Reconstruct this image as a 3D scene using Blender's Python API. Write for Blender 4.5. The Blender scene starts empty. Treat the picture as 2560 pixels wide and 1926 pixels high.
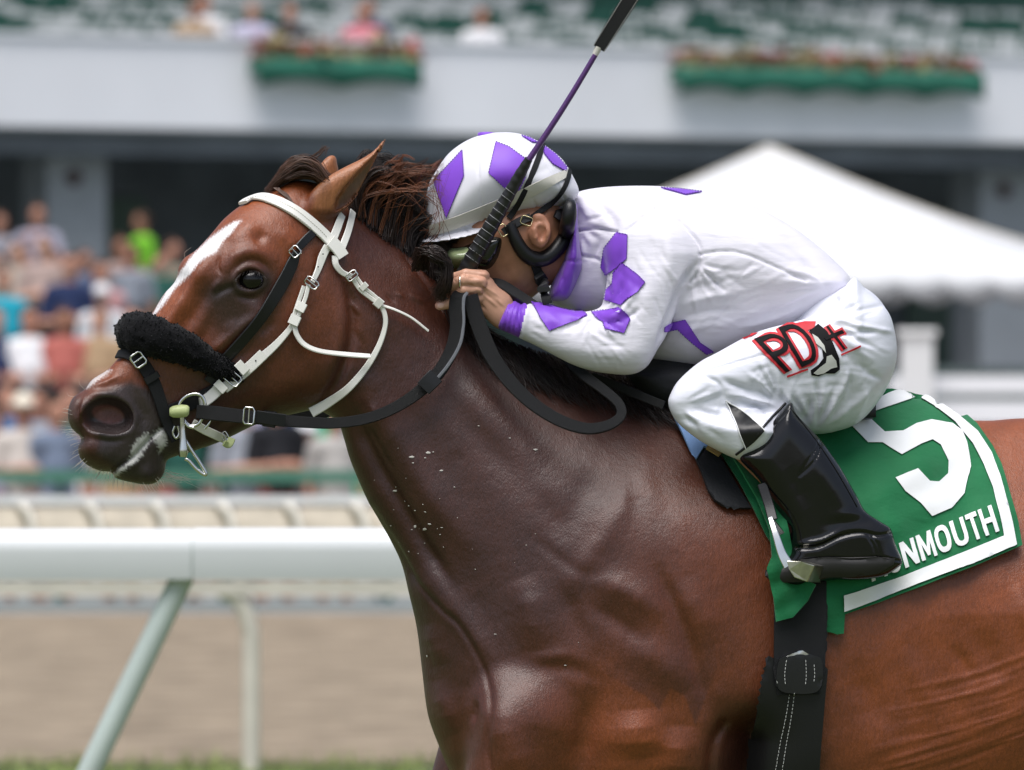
import bpy, bmesh, math, random
import numpy as np
from mathutils import Vector, Matrix, geometry
from mathutils.bvhtree import BVHTree

# ------------------------------------------------------------------ camera, sky, sun, exposure
scene = bpy.context.scene
COL = scene.collection
DIST = 14.0            # metres from the lens to the horse
PPM = 1500.0           # photograph pixels per metre at that distance
CAMZ = 1.65
cam_data = bpy.data.cameras.new('camera')
cam_data.sensor_width = 36.0
cam_data.lens = 36.0 * DIST * PPM / 2560.0
cam_data.clip_start = 0.5
cam_data.clip_end = 2000.0
cam_data.dof.use_dof = True
cam_data.dof.focus_distance = DIST - 0.22
cam_data.dof.aperture_fstop = 7.9
cam_data.dof.aperture_blades = 9
cam = bpy.data.objects.new('camera', cam_data)
COL.objects.link(cam)
cam.location = (0, -DIST, CAMZ)
cam.rotation_euler = (math.radians(90), 0, 0)
scene.camera = cam

SUN_EL, SUN_AZ = math.radians(70), math.radians(200)     # azimuth measured from +Y clockwise
world = bpy.data.worlds.new('World')
scene.world = world
world.use_nodes = True
wn = world.node_tree
wn.nodes.clear()
wo = wn.nodes.new('ShaderNodeOutputWorld')
wb = wn.nodes.new('ShaderNodeBackground')
ws = wn.nodes.new('ShaderNodeTexSky')
ws.sky_type = 'NISHITA'
ws.sun_disc = False
ws.sun_elevation = SUN_EL
ws.sun_rotation = SUN_AZ
ws.air_density = 1.0
ws.dust_density = 3.0
wh = wn.nodes.new('ShaderNodeHueSaturation')
wh.inputs['Saturation'].default_value = 0.68
wn.links.new(ws.outputs[0], wh.inputs['Color'])
wn.links.new(wh.outputs[0], wb.inputs['Color'])
wb.inputs['Strength'].default_value = 0.056
wn.links.new(wb.outputs[0], wo.inputs['Surface'])

sun_data = bpy.data.lights.new('sun', 'SUN')
sun_data.energy = 1.5
sun_data.angle = math.radians(50)
sun_data.color = (1.0, 0.98, 0.97)
sun = bpy.data.objects.new('sun', sun_data)
COL.objects.link(sun)
sdir = Vector((math.sin(SUN_AZ) * math.cos(SUN_EL), math.cos(SUN_AZ) * math.cos(SUN_EL), math.sin(SUN_EL)))
sun.rotation_euler = sdir.to_track_quat('Z', 'Y').to_euler()
sun.location = (0, 0, 30)

scene.view_settings.view_transform = 'Standard'
scene.view_settings.look = 'None'
scene.view_settings.exposure = 1.32
scene.view_settings.gamma = 1.0
scene.render.engine = 'CYCLES'
scene.cycles.use_denoising = True
scene.cycles.max_bounces = 8
scene.cycles.sample_clamp_indirect = 6.0

# ------------------------------------------------------------------ helpers
rng = np.random.default_rng(7)
random.seed(7)

def W(px, py, y=0.0):
    """photograph pixel -> point of the place lying y metres behind the horse's plane"""
    s = (DIST + y) / DIST
    return Vector(((px - 1280.0) / PPM * s, y, CAMZ + (963.0 - py) / PPM * s))

def tag(o, label=None, cat=None, group=None, kind=None):
    if label: o['label'] = label
    if cat: o['category'] = cat
    if group: o['group'] = group
    if kind: o['kind'] = kind
    return o

def empty(name, loc, label=None, cat=None, group=None):
    o = bpy.data.objects.new(name, None)
    COL.objects.link(o)
    o.location = loc
    o.empty_display_size = 0.1
    return tag(o, label, cat, group)

def adopt(o, parent):
    o.parent = parent
    p, m = parent, Matrix.Identity(4)
    chain = []
    while p is not None:
        chain.append(p); p = p.parent
    for q in reversed(chain):
        m = m @ q.matrix_parent_inverse @ q.matrix_basis if q.parent else q.matrix_basis.copy()
    o.matrix_parent_inverse = m.inverted()
    return o

def obj(name, verts, faces, mat=None, parent=None, smooth=True):
    me = bpy.data.meshes.new(name)
    if isinstance(verts, np.ndarray) and isinstance(faces, np.ndarray):
        n, m, k = len(verts), len(faces), faces.shape[1]
        me.vertices.add(n)
        me.vertices.foreach_set('co', np.ascontiguousarray(verts, np.float32).ravel())
        me.loops.add(m * k)
        me.loops.foreach_set('vertex_index', np.ascontiguousarray(faces, np.int32).ravel())
        me.polygons.add(m)
        me.polygons.foreach_set('loop_start', np.arange(0, m * k, k, dtype=np.int32))
        me.polygons.foreach_set('loop_total', np.full(m, k, np.int32))
        me.update(calc_edges=True)
    else:
        me.from_pydata([tuple(v) for v in verts], [], [tuple(int(i) for i in f) for f in faces])
        me.update()
    if smooth:
        me.polygons.foreach_set('use_smooth', np.ones(len(me.polygons), bool))
    o = bpy.data.objects.new(name, me)
    COL.objects.link(o)
    if mat is not None:
        me.materials.append(mat)
    if parent is not None:
        adopt(o, parent)
    return o

def set_color(o, cols, name='coat'):
    a = o.data.color_attributes.new(name, 'FLOAT_COLOR', 'POINT')
    c = np.ones((len(cols), 4), np.float32)
    c[:, :3] = cols
    a.data.foreach_set('color', c.ravel())

def solidify(o, t, offset=1.0):
    m = o.modifiers.new('thickness', 'SOLIDIFY')
    m.thickness = t
    m.offset = offset
    return o

def bevel(o, w, seg=2):
    m = o.modifiers.new('soft_edges', 'BEVEL')
    m.width = w
    m.segments = seg
    m.limit_method = 'ANGLE'
    return o

# ---- materials
def mat(name, color=(0.5, 0.5, 0.5), rough=0.6, metal=0.0, spec=0.5, attr=None, noise=None, bump=None,
        weave=None, sheen=0.0, coat=0.0, emit=None, trans=0.0, alpha=1.0):
    m = bpy.data.materials.new(name)
    m.use_nodes = True
    nt = m.node_tree
    bs = nt.nodes['Principled BSDF']
    bs.inputs['Base Color'].default_value = (*color, 1)
    bs.inputs['Roughness'].default_value = rough
    bs.inputs['Metallic'].default_value = metal
    bs.inputs['Specular IOR Level'].default_value = spec
    bs.inputs['Sheen Weight'].default_value = sheen
    bs.inputs['Coat Weight'].default_value = coat
    bs.inputs['Transmission Weight'].default_value = trans
    bs.inputs['Alpha'].default_value = alpha
    tc = nt.nodes.new('ShaderNodeTexCoord')
    src = None
    if attr:
        at = nt.nodes.new('ShaderNodeAttribute')
        at.attribute_name = attr
        src = at.outputs['Color']
    if noise:                          # (scale, amount, [stretch xyz])
        tx = nt.nodes.new('ShaderNodeTexNoise')
        tx.inputs['Scale'].default_value = noise[0]
        tx.inputs['Detail'].default_value = 6
        if len(noise) > 2:
            mp = nt.nodes.new('ShaderNodeMapping')
            mp.inputs['Scale'].default_value = noise[2]
            nt.links.new(tc.outputs['Object'], mp.inputs['Vector'])
            nt.links.new(mp.outputs[0], tx.inputs['Vector'])
        else:
            nt.links.new(tc.outputs['Object'], tx.inputs['Vector'])
        mr = nt.nodes.new('ShaderNodeMapRange')
        mr.inputs['From Min'].default_value = 0.3
        mr.inputs['From Max'].default_value = 0.7
        mr.inputs['To Min'].default_value = 1 - noise[1]
        mr.inputs['To Max'].default_value = 1 + noise[1]
        nt.links.new(tx.outputs['Fac'], mr.inputs['Value'])
        mx = nt.nodes.new('ShaderNodeVectorMath')
        mx.operation = 'SCALE'
        if src is None:
            mx.inputs[0].default_value = color
        else:
            nt.links.new(src, mx.inputs[0])
        nt.links.new(mr.outputs[0], mx.inputs['Scale'])
        src = mx.outputs[0]
    if src is not None:
        nt.links.new(src, bs.inputs['Base Color'])
    last = None
    for b in (bump or []):             # list of (scale, strength, distance, [stretch])
        tx = nt.nodes.new('ShaderNodeTexNoise')
        tx.inputs['Scale'].default_value = b[0]
        tx.inputs['Detail'].default_value = 4
        mp = nt.nodes.new('ShaderNodeMapping')
        if len(b) > 3:
            mp.inputs['Scale'].default_value = b[3]
        if len(b) > 4:
            mp.inputs['Rotation'].default_value = b[4]
        nt.links.new(tc.outputs['Object'], mp.inputs['Vector'])
        nt.links.new(mp.outputs[0], tx.inputs['Vector'])
        bp = nt.nodes.new('ShaderNodeBump')
        bp.inputs['Strength'].default_value = b[1]
        bp.inputs['Distance'].default_value = b[2]
        nt.links.new(tx.outputs['Fac'], bp.inputs['Height'])
        if last: nt.links.new(last, bp.inputs['Normal'])
        last = bp.outputs[0]
    if weave:                          # (scale, strength, distance, rotation y)
        for k, ax in enumerate(('X', 'Z')):
            wv = nt.nodes.new('ShaderNodeTexWave')
            wv.bands_direction = ax
            wv.inputs['Scale'].default_value = weave[0]
            mp = nt.nodes.new('ShaderNodeMapping')
            mp.inputs['Rotation'].default_value = (0, weave[3] if len(weave) > 3 else 0, 0)
            nt.links.new(tc.outputs['Object'], mp.inputs['Vector'])
            nt.links.new(mp.outputs[0], wv.inputs['Vector'])
            bp = nt.nodes.new('ShaderNodeBump')
            bp.inputs['Strength'].default_value = weave[1]
            bp.inputs['Distance'].default_value = weave[2]
            nt.links.new(wv.outputs['Fac'], bp.inputs['Height'])
            if last: nt.links.new(last, bp.inputs['Normal'])
            last = bp.outputs[0]
    if last: nt.links.new(last, bs.inputs['Normal'])
    return m

# ---- 2-D outlines
def curve(pts, n=6, closed=True):
    """Catmull-Rom through traced points"""
    p = np.asarray(pts, float)
    m = len(p)
    out = []
    rngi = range(m) if closed else range(m - 1)
    for i in rngi:
        if closed:
            a, b, c, d = p[(i - 1) % m], p[i], p[(i + 1) % m], p[(i + 2) % m]
        else:
            a, b, c, d = p[max(i - 1, 0)], p[i], p[i + 1], p[min(i + 2, m - 1)]
        for k in range(n):
            t = k / n
            out.append(0.5 * ((2 * b) + (-a + c) * t + (2 * a - 5 * b + 4 * c - d) * t * t + (-a + 3 * b - 3 * c + d) * t ** 3))
    if not closed:
        out.append(p[-1])
    return np.array(out)

def sd_poly(X, Y, poly):
    """signed distance, positive inside"""
    X = X.astype(np.float32); Y = Y.astype(np.float32)
    best = np.full(X.shape, 1e12, np.float32)
    inside = np.zeros(X.shape, bool)
    n = len(poly)
    for i in range(n):
        ax, ay = poly[i]; bx, by = poly[(i + 1) % n]
        ex, ey = bx - ax, by - ay
        L = ex * ex + ey * ey + 1e-9
        t = np.clip(((X - ax) * ex + (Y - ay) * ey) / L, 0, 1)
        d = (X - ax - t * ex) ** 2 + (Y - ay - t * ey) ** 2
        np.minimum(best, d, out=best)
        if ay != by:
            c = ((ay > Y) != (by > Y)) & (X < (bx - ax) * (Y - ay) / (by - ay) + ax)
            inside ^= c
    d = np.sqrt(best)
    return np.where(inside, d, -d)

def d_line(X, Y, pts):
    best = np.full(X.shape, 1e12, np.float32)
    for i in range(len(pts) - 1):
        ax, ay = pts[i]; bx, by = pts[i + 1]
        ex, ey = bx - ax, by - ay
        L = ex * ex + ey * ey + 1e-9
        t = np.clip(((X - ax) * ex + (Y - ay) * ey) / L, 0, 1)
        np.minimum(best, (X - ax - t * ex) ** 2 + (Y - ay - t * ey) ** 2, out=best)
    return np.sqrt(best)

def d_line_s(X, Y, pts):
    """distance to a polyline and how far along it the nearest point lies"""
    best = np.full(X.shape, 1e12, np.float32); S = np.zeros(X.shape, np.float32); acc = 0.0
    for i in range(len(pts) - 1):
        ax, ay = pts[i]; bx, by = pts[i + 1]
        ex, ey = bx - ax, by - ay
        L = ex * ex + ey * ey + 1e-9
        t = np.clip(((X - ax) * ex + (Y - ay) * ey) / L, 0, 1)
        d = (X - ax - t * ex) ** 2 + (Y - ay - t * ey) ** 2
        m = d < best
        best[m] = d[m]; S[m] = acc + t[m] * L ** .5
        acc += L ** .5
    return np.sqrt(best), S, acc

def tps(ctrl):
    """smooth fields through control points (x, y, v1, v2, ...)"""
    c = np.asarray(ctrl, float)
    p = c[:, :2] / 1000.0
    n = len(p)
    r2 = ((p[:, None] - p[None]) ** 2).sum(-1)
    K = r2 * np.log(r2 + 1e-9) + 0.004 * np.eye(n)
    P = np.c_[np.ones(n), p]
    A = np.zeros((n + 3, n + 3)); A[:n, :n] = K; A[:n, n:] = P; A[n:, :n] = P.T
    rhs = np.zeros((n + 3, c.shape[1] - 2)); rhs[:n] = c[:, 2:]
    w = np.linalg.solve(A, rhs)
    lo, hi = c[:, 2:].min(0), c[:, 2:].max(0)
    def f(X, Y):
        q = np.stack([X, Y], -1) / 1000.0
        out = np.zeros(X.shape + (c.shape[1] - 2,))
        for k in range(n):
            rr = ((q - p[k]) ** 2).sum(-1)
            out += (rr * np.log(rr + 1e-9))[..., None] * w[k]
        out += w[n] + q[..., :1] * w[n + 1] + q[..., 1:] * w[n + 2]
        return np.clip(out, lo, hi)
    return f

def blur2(a, n):
    for _ in range(n):
        b = np.pad(a, 1, mode='edge')
        a = (b[1:-1, 1:-1] * 4 + b[:-2, 1:-1] + b[2:, 1:-1] + b[1:-1, :-2] + b[1:-1, 2:]) / 8
    return a

def smin(a, b, k):
    h = np.clip(0.5 + 0.5 * (b - a) / k, 0, 1)
    return b + (a - b) * h - k * h * (1 - h)

def smax(a, b, k):
    return -smin(-a, -b, k)

# ---- surface nets on a rectilinear grid
def nets(F, xs, ys, zs):
    S = F < 0
    cnt = np.zeros(tuple(n - 1 for n in F.shape), np.uint8)
    for i in (0, 1):
        for j in (0, 1):
            for k in (0, 1):
                cnt += S[i:F.shape[0] - 1 + i, j:F.shape[1] - 1 + j, k:F.shape[2] - 1 + k]
    I, J, K = np.nonzero((cnt > 0) & (cnt < 8))
    ids = np.full(cnt.shape, -1, np.int32)
    ids[I, J, K] = np.arange(len(I), dtype=np.int32)
    acc = np.zeros((len(I), 3)); num = np.zeros(len(I))
    G = (np.asarray(xs), np.asarray(ys), np.asarray(zs))
    for ax in range(3):
        for u in (0, 1):
            for v in (0, 1):
                o0 = [0, 0, 0]; oth = [a for a in range(3) if a != ax]
                o0[oth[0]] = u; o0[oth[1]] = v
                o1 = list(o0); o1[ax] = 1
                f0 = F[I + o0[0], J + o0[1], K + o0[2]]; f1 = F[I + o1[0], J + o1[1], K + o1[2]]
                m = (f0 < 0) != (f1 < 0)
                t = np.where(m, f0 / np.where(m, f0 - f1, 1), 0)
                idx = (I, J, K)
                for a in range(3):
                    c0 = G[a][idx[a] + o0[a]]
                    if a == ax:
                        c1 = G[a][idx[a] + 1]
                        acc[:, a] += np.where(m, c0 + t * (c1 - c0), 0)
                    else:
                        acc[:, a] += np.where(m, c0, 0)
                num += m
    V = acc / num[:, None]
    quads = []
    for ax in range(3):
        sl0 = [slice(None)] * 3; sl1 = [slice(None)] * 3
        sl0[ax] = slice(0, -1); sl1[ax] = slice(1, None)
        A, B = S[tuple(sl0)], S[tuple(sl1)]
        e = np.nonzero(A != B)
        inside0 = A[e]
        o = [a for a in range(3) if a != ax]
        ok = (e[o[0]] > 0) & (e[o[1]] > 0) & (e[o[0]] < F.shape[o[0]] - 1) & (e[o[1]] < F.shape[o[1]] - 1)
        e = [q[ok] for q in e]; inside0 = inside0[ok]
        def cid(da, db):
            q = [e[0], e[1], e[2]]
            q[o[0]] = q[o[0]] + da; q[o[1]] = q[o[1]] + db
            return ids[q[0], q[1], q[2]]
        Q = np.stack([cid(-1, -1), cid(0, -1), cid(0, 0), cid(-1, 0)], 1)
        flip = inside0 if ax != 1 else ~inside0
        Q[~flip] = Q[~flip][:, ::-1]
        quads.append(Q)
    return V, np.concatenate(quads)

def relax(V, Q, it=2, lam=0.5):
    n = len(V)
    e0 = Q.ravel(); e1 = np.roll(Q, -1, 1).ravel()
    deg = np.bincount(e0, minlength=n) + np.bincount(e1, minlength=n)
    for k in range(it):
        s = np.zeros_like(V)
        for a in range(3):
            s[:, a] = np.bincount(e0, V[e1, a], n) + np.bincount(e1, V[e0, a], n)
        V = V + (lam if k % 2 == 0 else -lam * 0.9) * (s / np.maximum(deg, 1)[:, None] - V)
    return V

def vnormals(V, Q):
    a = V[Q[:, 2]] - V[Q[:, 0]]; b = V[Q[:, 3]] - V[Q[:, 1]]
    fn = np.cross(a, b)
    N = np.zeros_like(V)
    for k in range(4):
        for c in range(3):
            N[:, c] += np.bincount(Q[:, k], fn[:, c], len(V))
    return N / (np.linalg.norm(N, axis=1)[:, None] + 1e-12)

def sculpt(V, N, strokes, sgn=-1):
    """V in (px, depth, py); every stroke = (points, radius, height) works on the near side"""
    X, Y = V[:, 0].astype(np.float32), V[:, 2].astype(np.float32)
    H = np.zeros(len(V))
    for st in strokes:
        pts, r, h = st[0], st[1], st[2]
        p = np.asarray(pts, float)
        if len(p) > 2: p = curve(p, 4, False)
        m = np.nonzero((X > p[:, 0].min() - 3 * r) & (X < p[:, 0].max() + 3 * r) & (Y > p[:, 1].min() - 3 * r) & (Y < p[:, 1].max() + 3 * r))[0]
        if len(m) == 0: continue
        d, s_, L_ = d_line_s(X[m], Y[m], p) if len(p) > 1 else (np.hypot(X[m] - p[0, 0], Y[m] - p[0, 1]), 0, 0)
        if len(st) > 3 and st[3] == 'sharp':
            w = np.clip(1 - d / (1.6 * r), 0, 1) ** 1.3
        else:
            w = np.exp(-(d / r) ** 2)
        if len(p) > 1 and not (len(st) > 3 and st[3] == 'full'):
            # fade towards both ends
            if L_ > 2.0 * r:
                e_ = min(0.35 * L_, 4 * r)
                w = w * (0.15 + 0.85 * np.clip(np.minimum(s_, L_ - s_) / e_, 0, 1))
        H[m] += h * w
    side = np.clip((sgn * N[:, 1]) * 2.0 + 0.15, 0, 1)
    return V + N * (H * side)[:, None]

def bvh(o):
    dg = bpy.context.evaluated_depsgraph_get()
    me = o.data
    n = len(me.vertices)
    co = np.empty(n * 3, np.float32); me.vertices.foreach_get('co', co)
    ve = [Vector(v) for v in co.reshape(-1, 3)]
    M = world_m(o)
    ve = [M @ v for v in ve]
    return BVHTree.FromPolygons(ve, [tuple(p.vertices) for p in me.polygons])

def world_m(o):
    return Matrix.Identity(4)

# ---- laying things on a surface as seen along +Y
def hit(tree, px, py, y0=-1.5, off=0.0):
    """first surface point behind pixel (px, py)"""
    o = W(px, py, y0)
    d = (W(px, py, y0 + 1) - o).normalized()
    loc, nor, i, dist = tree.ray_cast(o, d, 4.0)
    if loc is None:
        return None, None
    if nor.dot(d) > 0: nor = -nor
    return loc + nor * off, nor

def hit_many(trees, px, py, off=0.0):
    best = None
    for t in trees:
        l, n = hit(t, px, py)
        if l is not None and (best is None or l.y < best[0].y):
            best = (l, n)
    if best is None: return None, None
    return best[0] + best[1] * off, best[1]

def drape(name, loops, trees, m, parent=None, off=0.0015, grid=9.0, thick=0.0012, fallback=None, zfun=None, smooth=True):
    """a sewn-on or lying piece: outline(s) in photograph pixels laid on the surface"""
    vs, es = [], []
    for lp in loops:
        s = len(vs)
        lp = [tuple(p) for p in lp]
        q = []
        for i in range(len(lp)):
            a, b = np.array(lp[i]), np.array(lp[(i + 1) % len(lp)])
            k = max(1, int(np.hypot(*(b - a)) / grid))
            for j in range(k): q.append(tuple(a + (b - a) * j / k))
        vs += q
        es += [(s + i, s + (i + 1) % len(q)) for i in range(len(q))]
    nb = len(vs)
    A = np.array(vs)
    gx, gy = np.meshgrid(np.arange(A[:, 0].min(), A[:, 0].max(), grid), np.arange(A[:, 1].min(), A[:, 1].max(), grid))
    gx = gx + ((np.arange(gx.shape[0]) % 2) * grid * 0.5)[:, None]
    def par(x, y):
        s = None
        for lp in loops:
            d = sd_poly(x, y, np.array(lp))
            s = d if s is None else np.where((s > 0) ^ (d > 0), 1, -1) * np.minimum(abs(s), abs(d))
        return s
    d = par(gx.ravel(), gy.ravel())
    keep = d > grid * 0.45
    vs += [tuple(p) for p in np.c_[gx.ravel()[keep], gy.ravel()[keep]]]
    r = geometry.delaunay_2d_cdt([Vector(v) for v in vs], es, [], 0, 1e-4)
    v2, f2 = r[0], r[2]
    P = np.array([tuple(v) for v in v2])
    C = np.array([P[list(f)].mean(0) for f in f2])
    ok = par(C[:, 0], C[:, 1]) > 0
    out = []
    lasty = None
    for (x, y) in P:
        l, nrm = hit_many(trees, x, y, 0.0)
        if l is not None:      # lift along the mean normal of the neighbourhood, so that coat and weave do not roughen the edge
            for dx, dy in ((11, 0), (-11, 0), (0, 11), (0, -11)):
                l2, n2 = hit_many(trees, x + dx, y + dy, 0.0)
                if l2 is not None: nrm = nrm + n2
            l = l + nrm.normalized() * off
        if l is None:
            l = None if fallback is None else W(x, y, fallback)
        elif zfun is not None:
            l = l + Vector((0, -1, 0)) * zfun(x, y)
        out.append(l)
    # points that missed take the depth of the nearest hit
    good = [i for i, l in enumerate(out) if l is not None]
    G = P[good]
    for i, l in enumerate(out):
        if l is None:
            j = good[int(np.argmin(((G - P[i]) ** 2).sum(1)))]
            out[i] = W(P[i][0], P[i][1], out[j].y)
    faces = [tuple(f) for f, k in zip(f2, ok) if k]
    # face the camera
    ff = []
    for f in faces:
        a, b, c = (out[i] for i in f[:3])
        n = (b - a).cross(c - a)
        ff.append(f if n.y < 0 else tuple(reversed(f)))
    o = obj(name, out, ff, m, parent, smooth)
    if thick:
        solidify(o, thick, 1.0)
        es_ = o.modifiers.new('edge', 'EDGE_SPLIT'); es_.split_angle = math.radians(55)
    return o

# ---- sweeps
def frames(P):
    T = np.gradient(P, axis=0)
    T /= np.linalg.norm(T, axis=1)[:, None] + 1e-12
    return T

def tube(name, pts, rad, m, parent=None, seg=10, smooth_n=0, caps=True, flat=None):
    """round rod along 3-D points; rad = number or list"""
    P = np.array([tuple(p) for p in pts], float)
    R = np.full(len(P), rad) if np.isscalar(rad) else np.asarray(rad, float)
    if smooth_n:
        t = np.arange(len(P)); P2 = curve(P, smooth_n, False)
        R = np.interp(np.linspace(0, len(P) - 1, len(P2)), t, R); P = P2
    V, Fc = tube_geo(P, R, seg, caps, flat)
    return obj(name, V, Fc, m, parent)

def tube_geo(P, R, seg=10, caps=True, flat=None):
    T = frames(P)
    up = np.array([0.13, -0.98, 0.1])
    V = []; Fc = []
    n0 = np.cross(T[0], up); n0 /= np.linalg.norm(n0)
    for i in range(len(P)):
        n0 = n0 - T[i] * n0.dot(T[i]); n0 /= np.linalg.norm(n0) + 1e-12
        b0 = np.cross(T[i], n0)
        for k in range(seg):
            a = 2 * math.pi * k / seg
            V.append(P[i] + R[i] * (math.cos(a) * n0 + (flat or 1.0) * math.sin(a) * b0))
    for i in range(len(P) - 1):
        for k in range(seg):
            a, b = i * seg + k, i * seg + (k + 1) % seg
            Fc.append((a, b, b + seg, a + seg))
    if caps:      # caps get their own vertices so that the side keeps its round shading
        n = len(V)
        V += [v.copy() for v in V[:seg]] + [v.copy() for v in V[(len(P) - 1) * seg:len(P) * seg]]
        Fc.append(tuple(range(n, n + seg))[::-1]); Fc.append(tuple(n + seg + k for k in range(seg)))
    return V, Fc

def ribbon(name, pts, width, thick, m, parent=None, n=6, face=None):
    """flat strap: 3-D centre points, width across, its flat side facing 'face' (vectors per point or one)"""
    P = np.array([tuple(p) for p in pts], float)
    k = len(P)
    Wd = np.full(k, width) if np.isscalar(width) else np.asarray(width, float)
    Fv = np.tile(np.array([0, -1, 0.0]), (k, 1)) if face is None else (np.tile(np.array(face, float), (k, 1)) if np.ndim(face) == 1 else np.array([tuple(f) for f in face], float))
    if n > 1:
        t = np.arange(k); P2 = curve(P, n, False); u = np.linspace(0, k - 1, len(P2))
        Wd = np.interp(u, t, Wd); Fv = np.stack([np.interp(u, t, Fv[:, a]) for a in range(3)], 1); P = P2
    T = frames(P)
    V, Fc = [], []
    h = thick / 2
    e = min(h * 0.8, 0.0012)
    for i in range(len(P)):
        f = Fv[i] - T[i] * Fv[i].dot(T[i]); f /= np.linalg.norm(f) + 1e-12
        s = np.cross(T[i], f)
        w = Wd[i] / 2
        for (a, b) in ((-w, -h + e), (-w, h - e), (-w + e, h), (w - e, h), (w, h - e), (w, -h + e), (w - e, -h), (-w + e, -h)):
            V.append(P[i] + a * s + b * f)
    for i in range(len(P) - 1):
        for k in range(8):
            a, b = i * 8 + k, i * 8 + (k + 1) % 8
            Fc.append((a, b, b + 8, a + 8))
    Fc.append(tuple(range(8))[::-1]); Fc.append(tuple((len(P) - 1) * 8 + k for k in range(8)))
    o = obj(name, V, Fc, m, parent)
    bm = bmesh.new(); bm.from_mesh(o.data); bmesh.ops.recalc_face_normals(bm, faces=bm.faces); bm.to_mesh(o.data); bm.free()
    es = o.modifiers.new('edge', 'EDGE_SPLIT'); es.split_angle = math.radians(30)
    return o

def box_geo(c, s, M=None):
    V = []
    for i in (-1, 1):
        for j in (-1, 1):
            for k in (-1, 1):
                v = Vector((i * s[0] / 2, j * s[1] / 2, k * s[2] / 2))
                V.append((M @ v if M else v) + Vector(c))
    F = [(0, 1, 3, 2), (4, 6, 7, 5), (0, 4, 5, 1), (2, 3, 7, 6), (0, 2, 6, 4), (1, 5, 7, 3)]
    return V, F

def box(name, c, s, m, parent=None, M=None, bev=0.0):
    V, F = box_geo(c, s, M)
    o = obj(name, V, F, m, parent, smooth=False)
    if bev: bevel(o, bev)
    return o

def join_geo(parts):
    V, F = [], []
    for v, f in parts:
        s = len(V)
        V += [tuple(x) for x in v]
        F += [tuple(i + s for i in q) for q in f]
    return V, F

def inflate_grid(poly, xs, zs, BR, blur=6):
    X, Y = np.meshgrid(xs, zs, indexing='ij')
    d = sd_poly(X, Y, poly)
    ds = blur2(d, blur)
    w = np.clip((d - 4) / 12, 0, 1)
    d = d * (1 - w) + ds * w
    if callable(BR):
        f = BR(X, Y); B, R = f[..., 0], f[..., 1]
    else:
        B = np.full(d.shape, BR[0]); R = np.full(d.shape, BR[1])
    return d.astype(np.float32), B.astype(np.float32), R.astype(np.float32)

def inflate(d, B, R, ly):
    a = np.maximum(R - d, 0) / R
    out = np.sqrt(a[:, None, :] ** 2 + (ly / B[:, None, :]) ** 2) - 1
    return (out * np.minimum(R, B)[:, None, :]).astype(np.float32)

def capsule(X, Y, Z, a, b, ra, rb):
    """tapered round limb in a (px, depth, py) grid"""
    a = np.asarray(a, float); b = np.asarray(b, float)
    e = b - a; L = (e ** 2).sum()
    t = np.clip(((X - a[0]) * e[0] + (Y - a[1]) * e[1] + (Z - a[2]) * e[2]) / L, 0, 1)
    d = np.sqrt((X - a[0] - t * e[0]) ** 2 + (Y - a[1] - t * e[1]) ** 2 + (Z - a[2] - t * e[2]) ** 2)
    return (d - (ra + (rb - ra) * t)).astype(np.float32)

def ellipsoid(X, Y, Z, c, r, ang=0.0):
    """ellipsoid, turned by ang in the picture plane"""
    ca, sa = math.cos(ang), math.sin(ang)
    u = (X - c[0]) * ca + (Z - c[2]) * sa
    v = -(X - c[0]) * sa + (Z - c[2]) * ca
    w = Y - c[1]
    k = np.sqrt((u / r[0]) ** 2 + (w / r[1]) ** 2 + (v / r[2]) ** 2)
    return ((k - 1) * min(r)).astype(np.float32)

def place(V, yc=None):
    """(px, depth px, py) -> metres; the solid keeps one scale per column of its own middle plane"""
    c = np.zeros(len(V)) if yc is None else yc(V[:, 0])
    s = (DIST + c / PPM) / DIST
    return np.stack([(V[:, 0] - 1280) / PPM * s, (V[:, 1] + c) / PPM, CAMZ + (963 - V[:, 2]) / PPM * s], 1)

# ------------------------------------------------------------------ ground
m_turf = mat('turf', (0.105, 0.13, 0.05), 0.9, spec=0.2, noise=(9, 0.5), bump=[(60, 0.6, 0.03)])
m_dirt = mat('dirt_track', (0.33, 0.266, 0.195), 0.95, spec=0.15, noise=(5.0, 0.30, (0.5, 0.5, 1)), bump=[(8, 1.0, 0.16, (0.5, 0.8, 1)), (30, 1.0, 0.05)])
m_apron = mat('apron_paving', (0.34, 0.33, 0.32), 0.85, noise=(2, 0.12))
m_white = mat('white_paint', (0.80, 0.80, 0.81), 0.38, noise=(3, 0.03))
m_cream = mat('weathered_white', (0.66, 0.62, 0.54), 0.55, noise=(6, 0.1))
m_tan = mat('sun_bleached_beige', (0.52, 0.46, 0.37), 0.7, noise=(10, 0.12))
m_post = mat('pale_green_post', (0.50, 0.57, 0.54), 0.35, noise=(5, 0.06))
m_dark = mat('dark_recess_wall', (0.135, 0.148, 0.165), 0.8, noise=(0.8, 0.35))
m_pillar = mat('grey_pillar_paint', (0.33, 0.345, 0.37), 0.7, noise=(2, 0.08))
m_wall = mat('painted_white_wall', (0.84, 0.84, 0.87), 0.7, noise=(0.5, 0.05))
m_green = mat('green_paint', (0.012, 0.16, 0.085), 0.5, noise=(4, 0.15))
m_dgreen = mat('dark_green_seat', (0.015, 0.085, 0.06), 0.5, noise=(4, 0.2))
m_seat = mat('grey_white_seat', (0.58, 0.60, 0.60), 0.5, noise=(4, 0.12))
m_tent = mat('white_tent_vinyl', (0.60, 0.61, 0.63), 0.55, noise=(1.5, .05))

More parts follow.
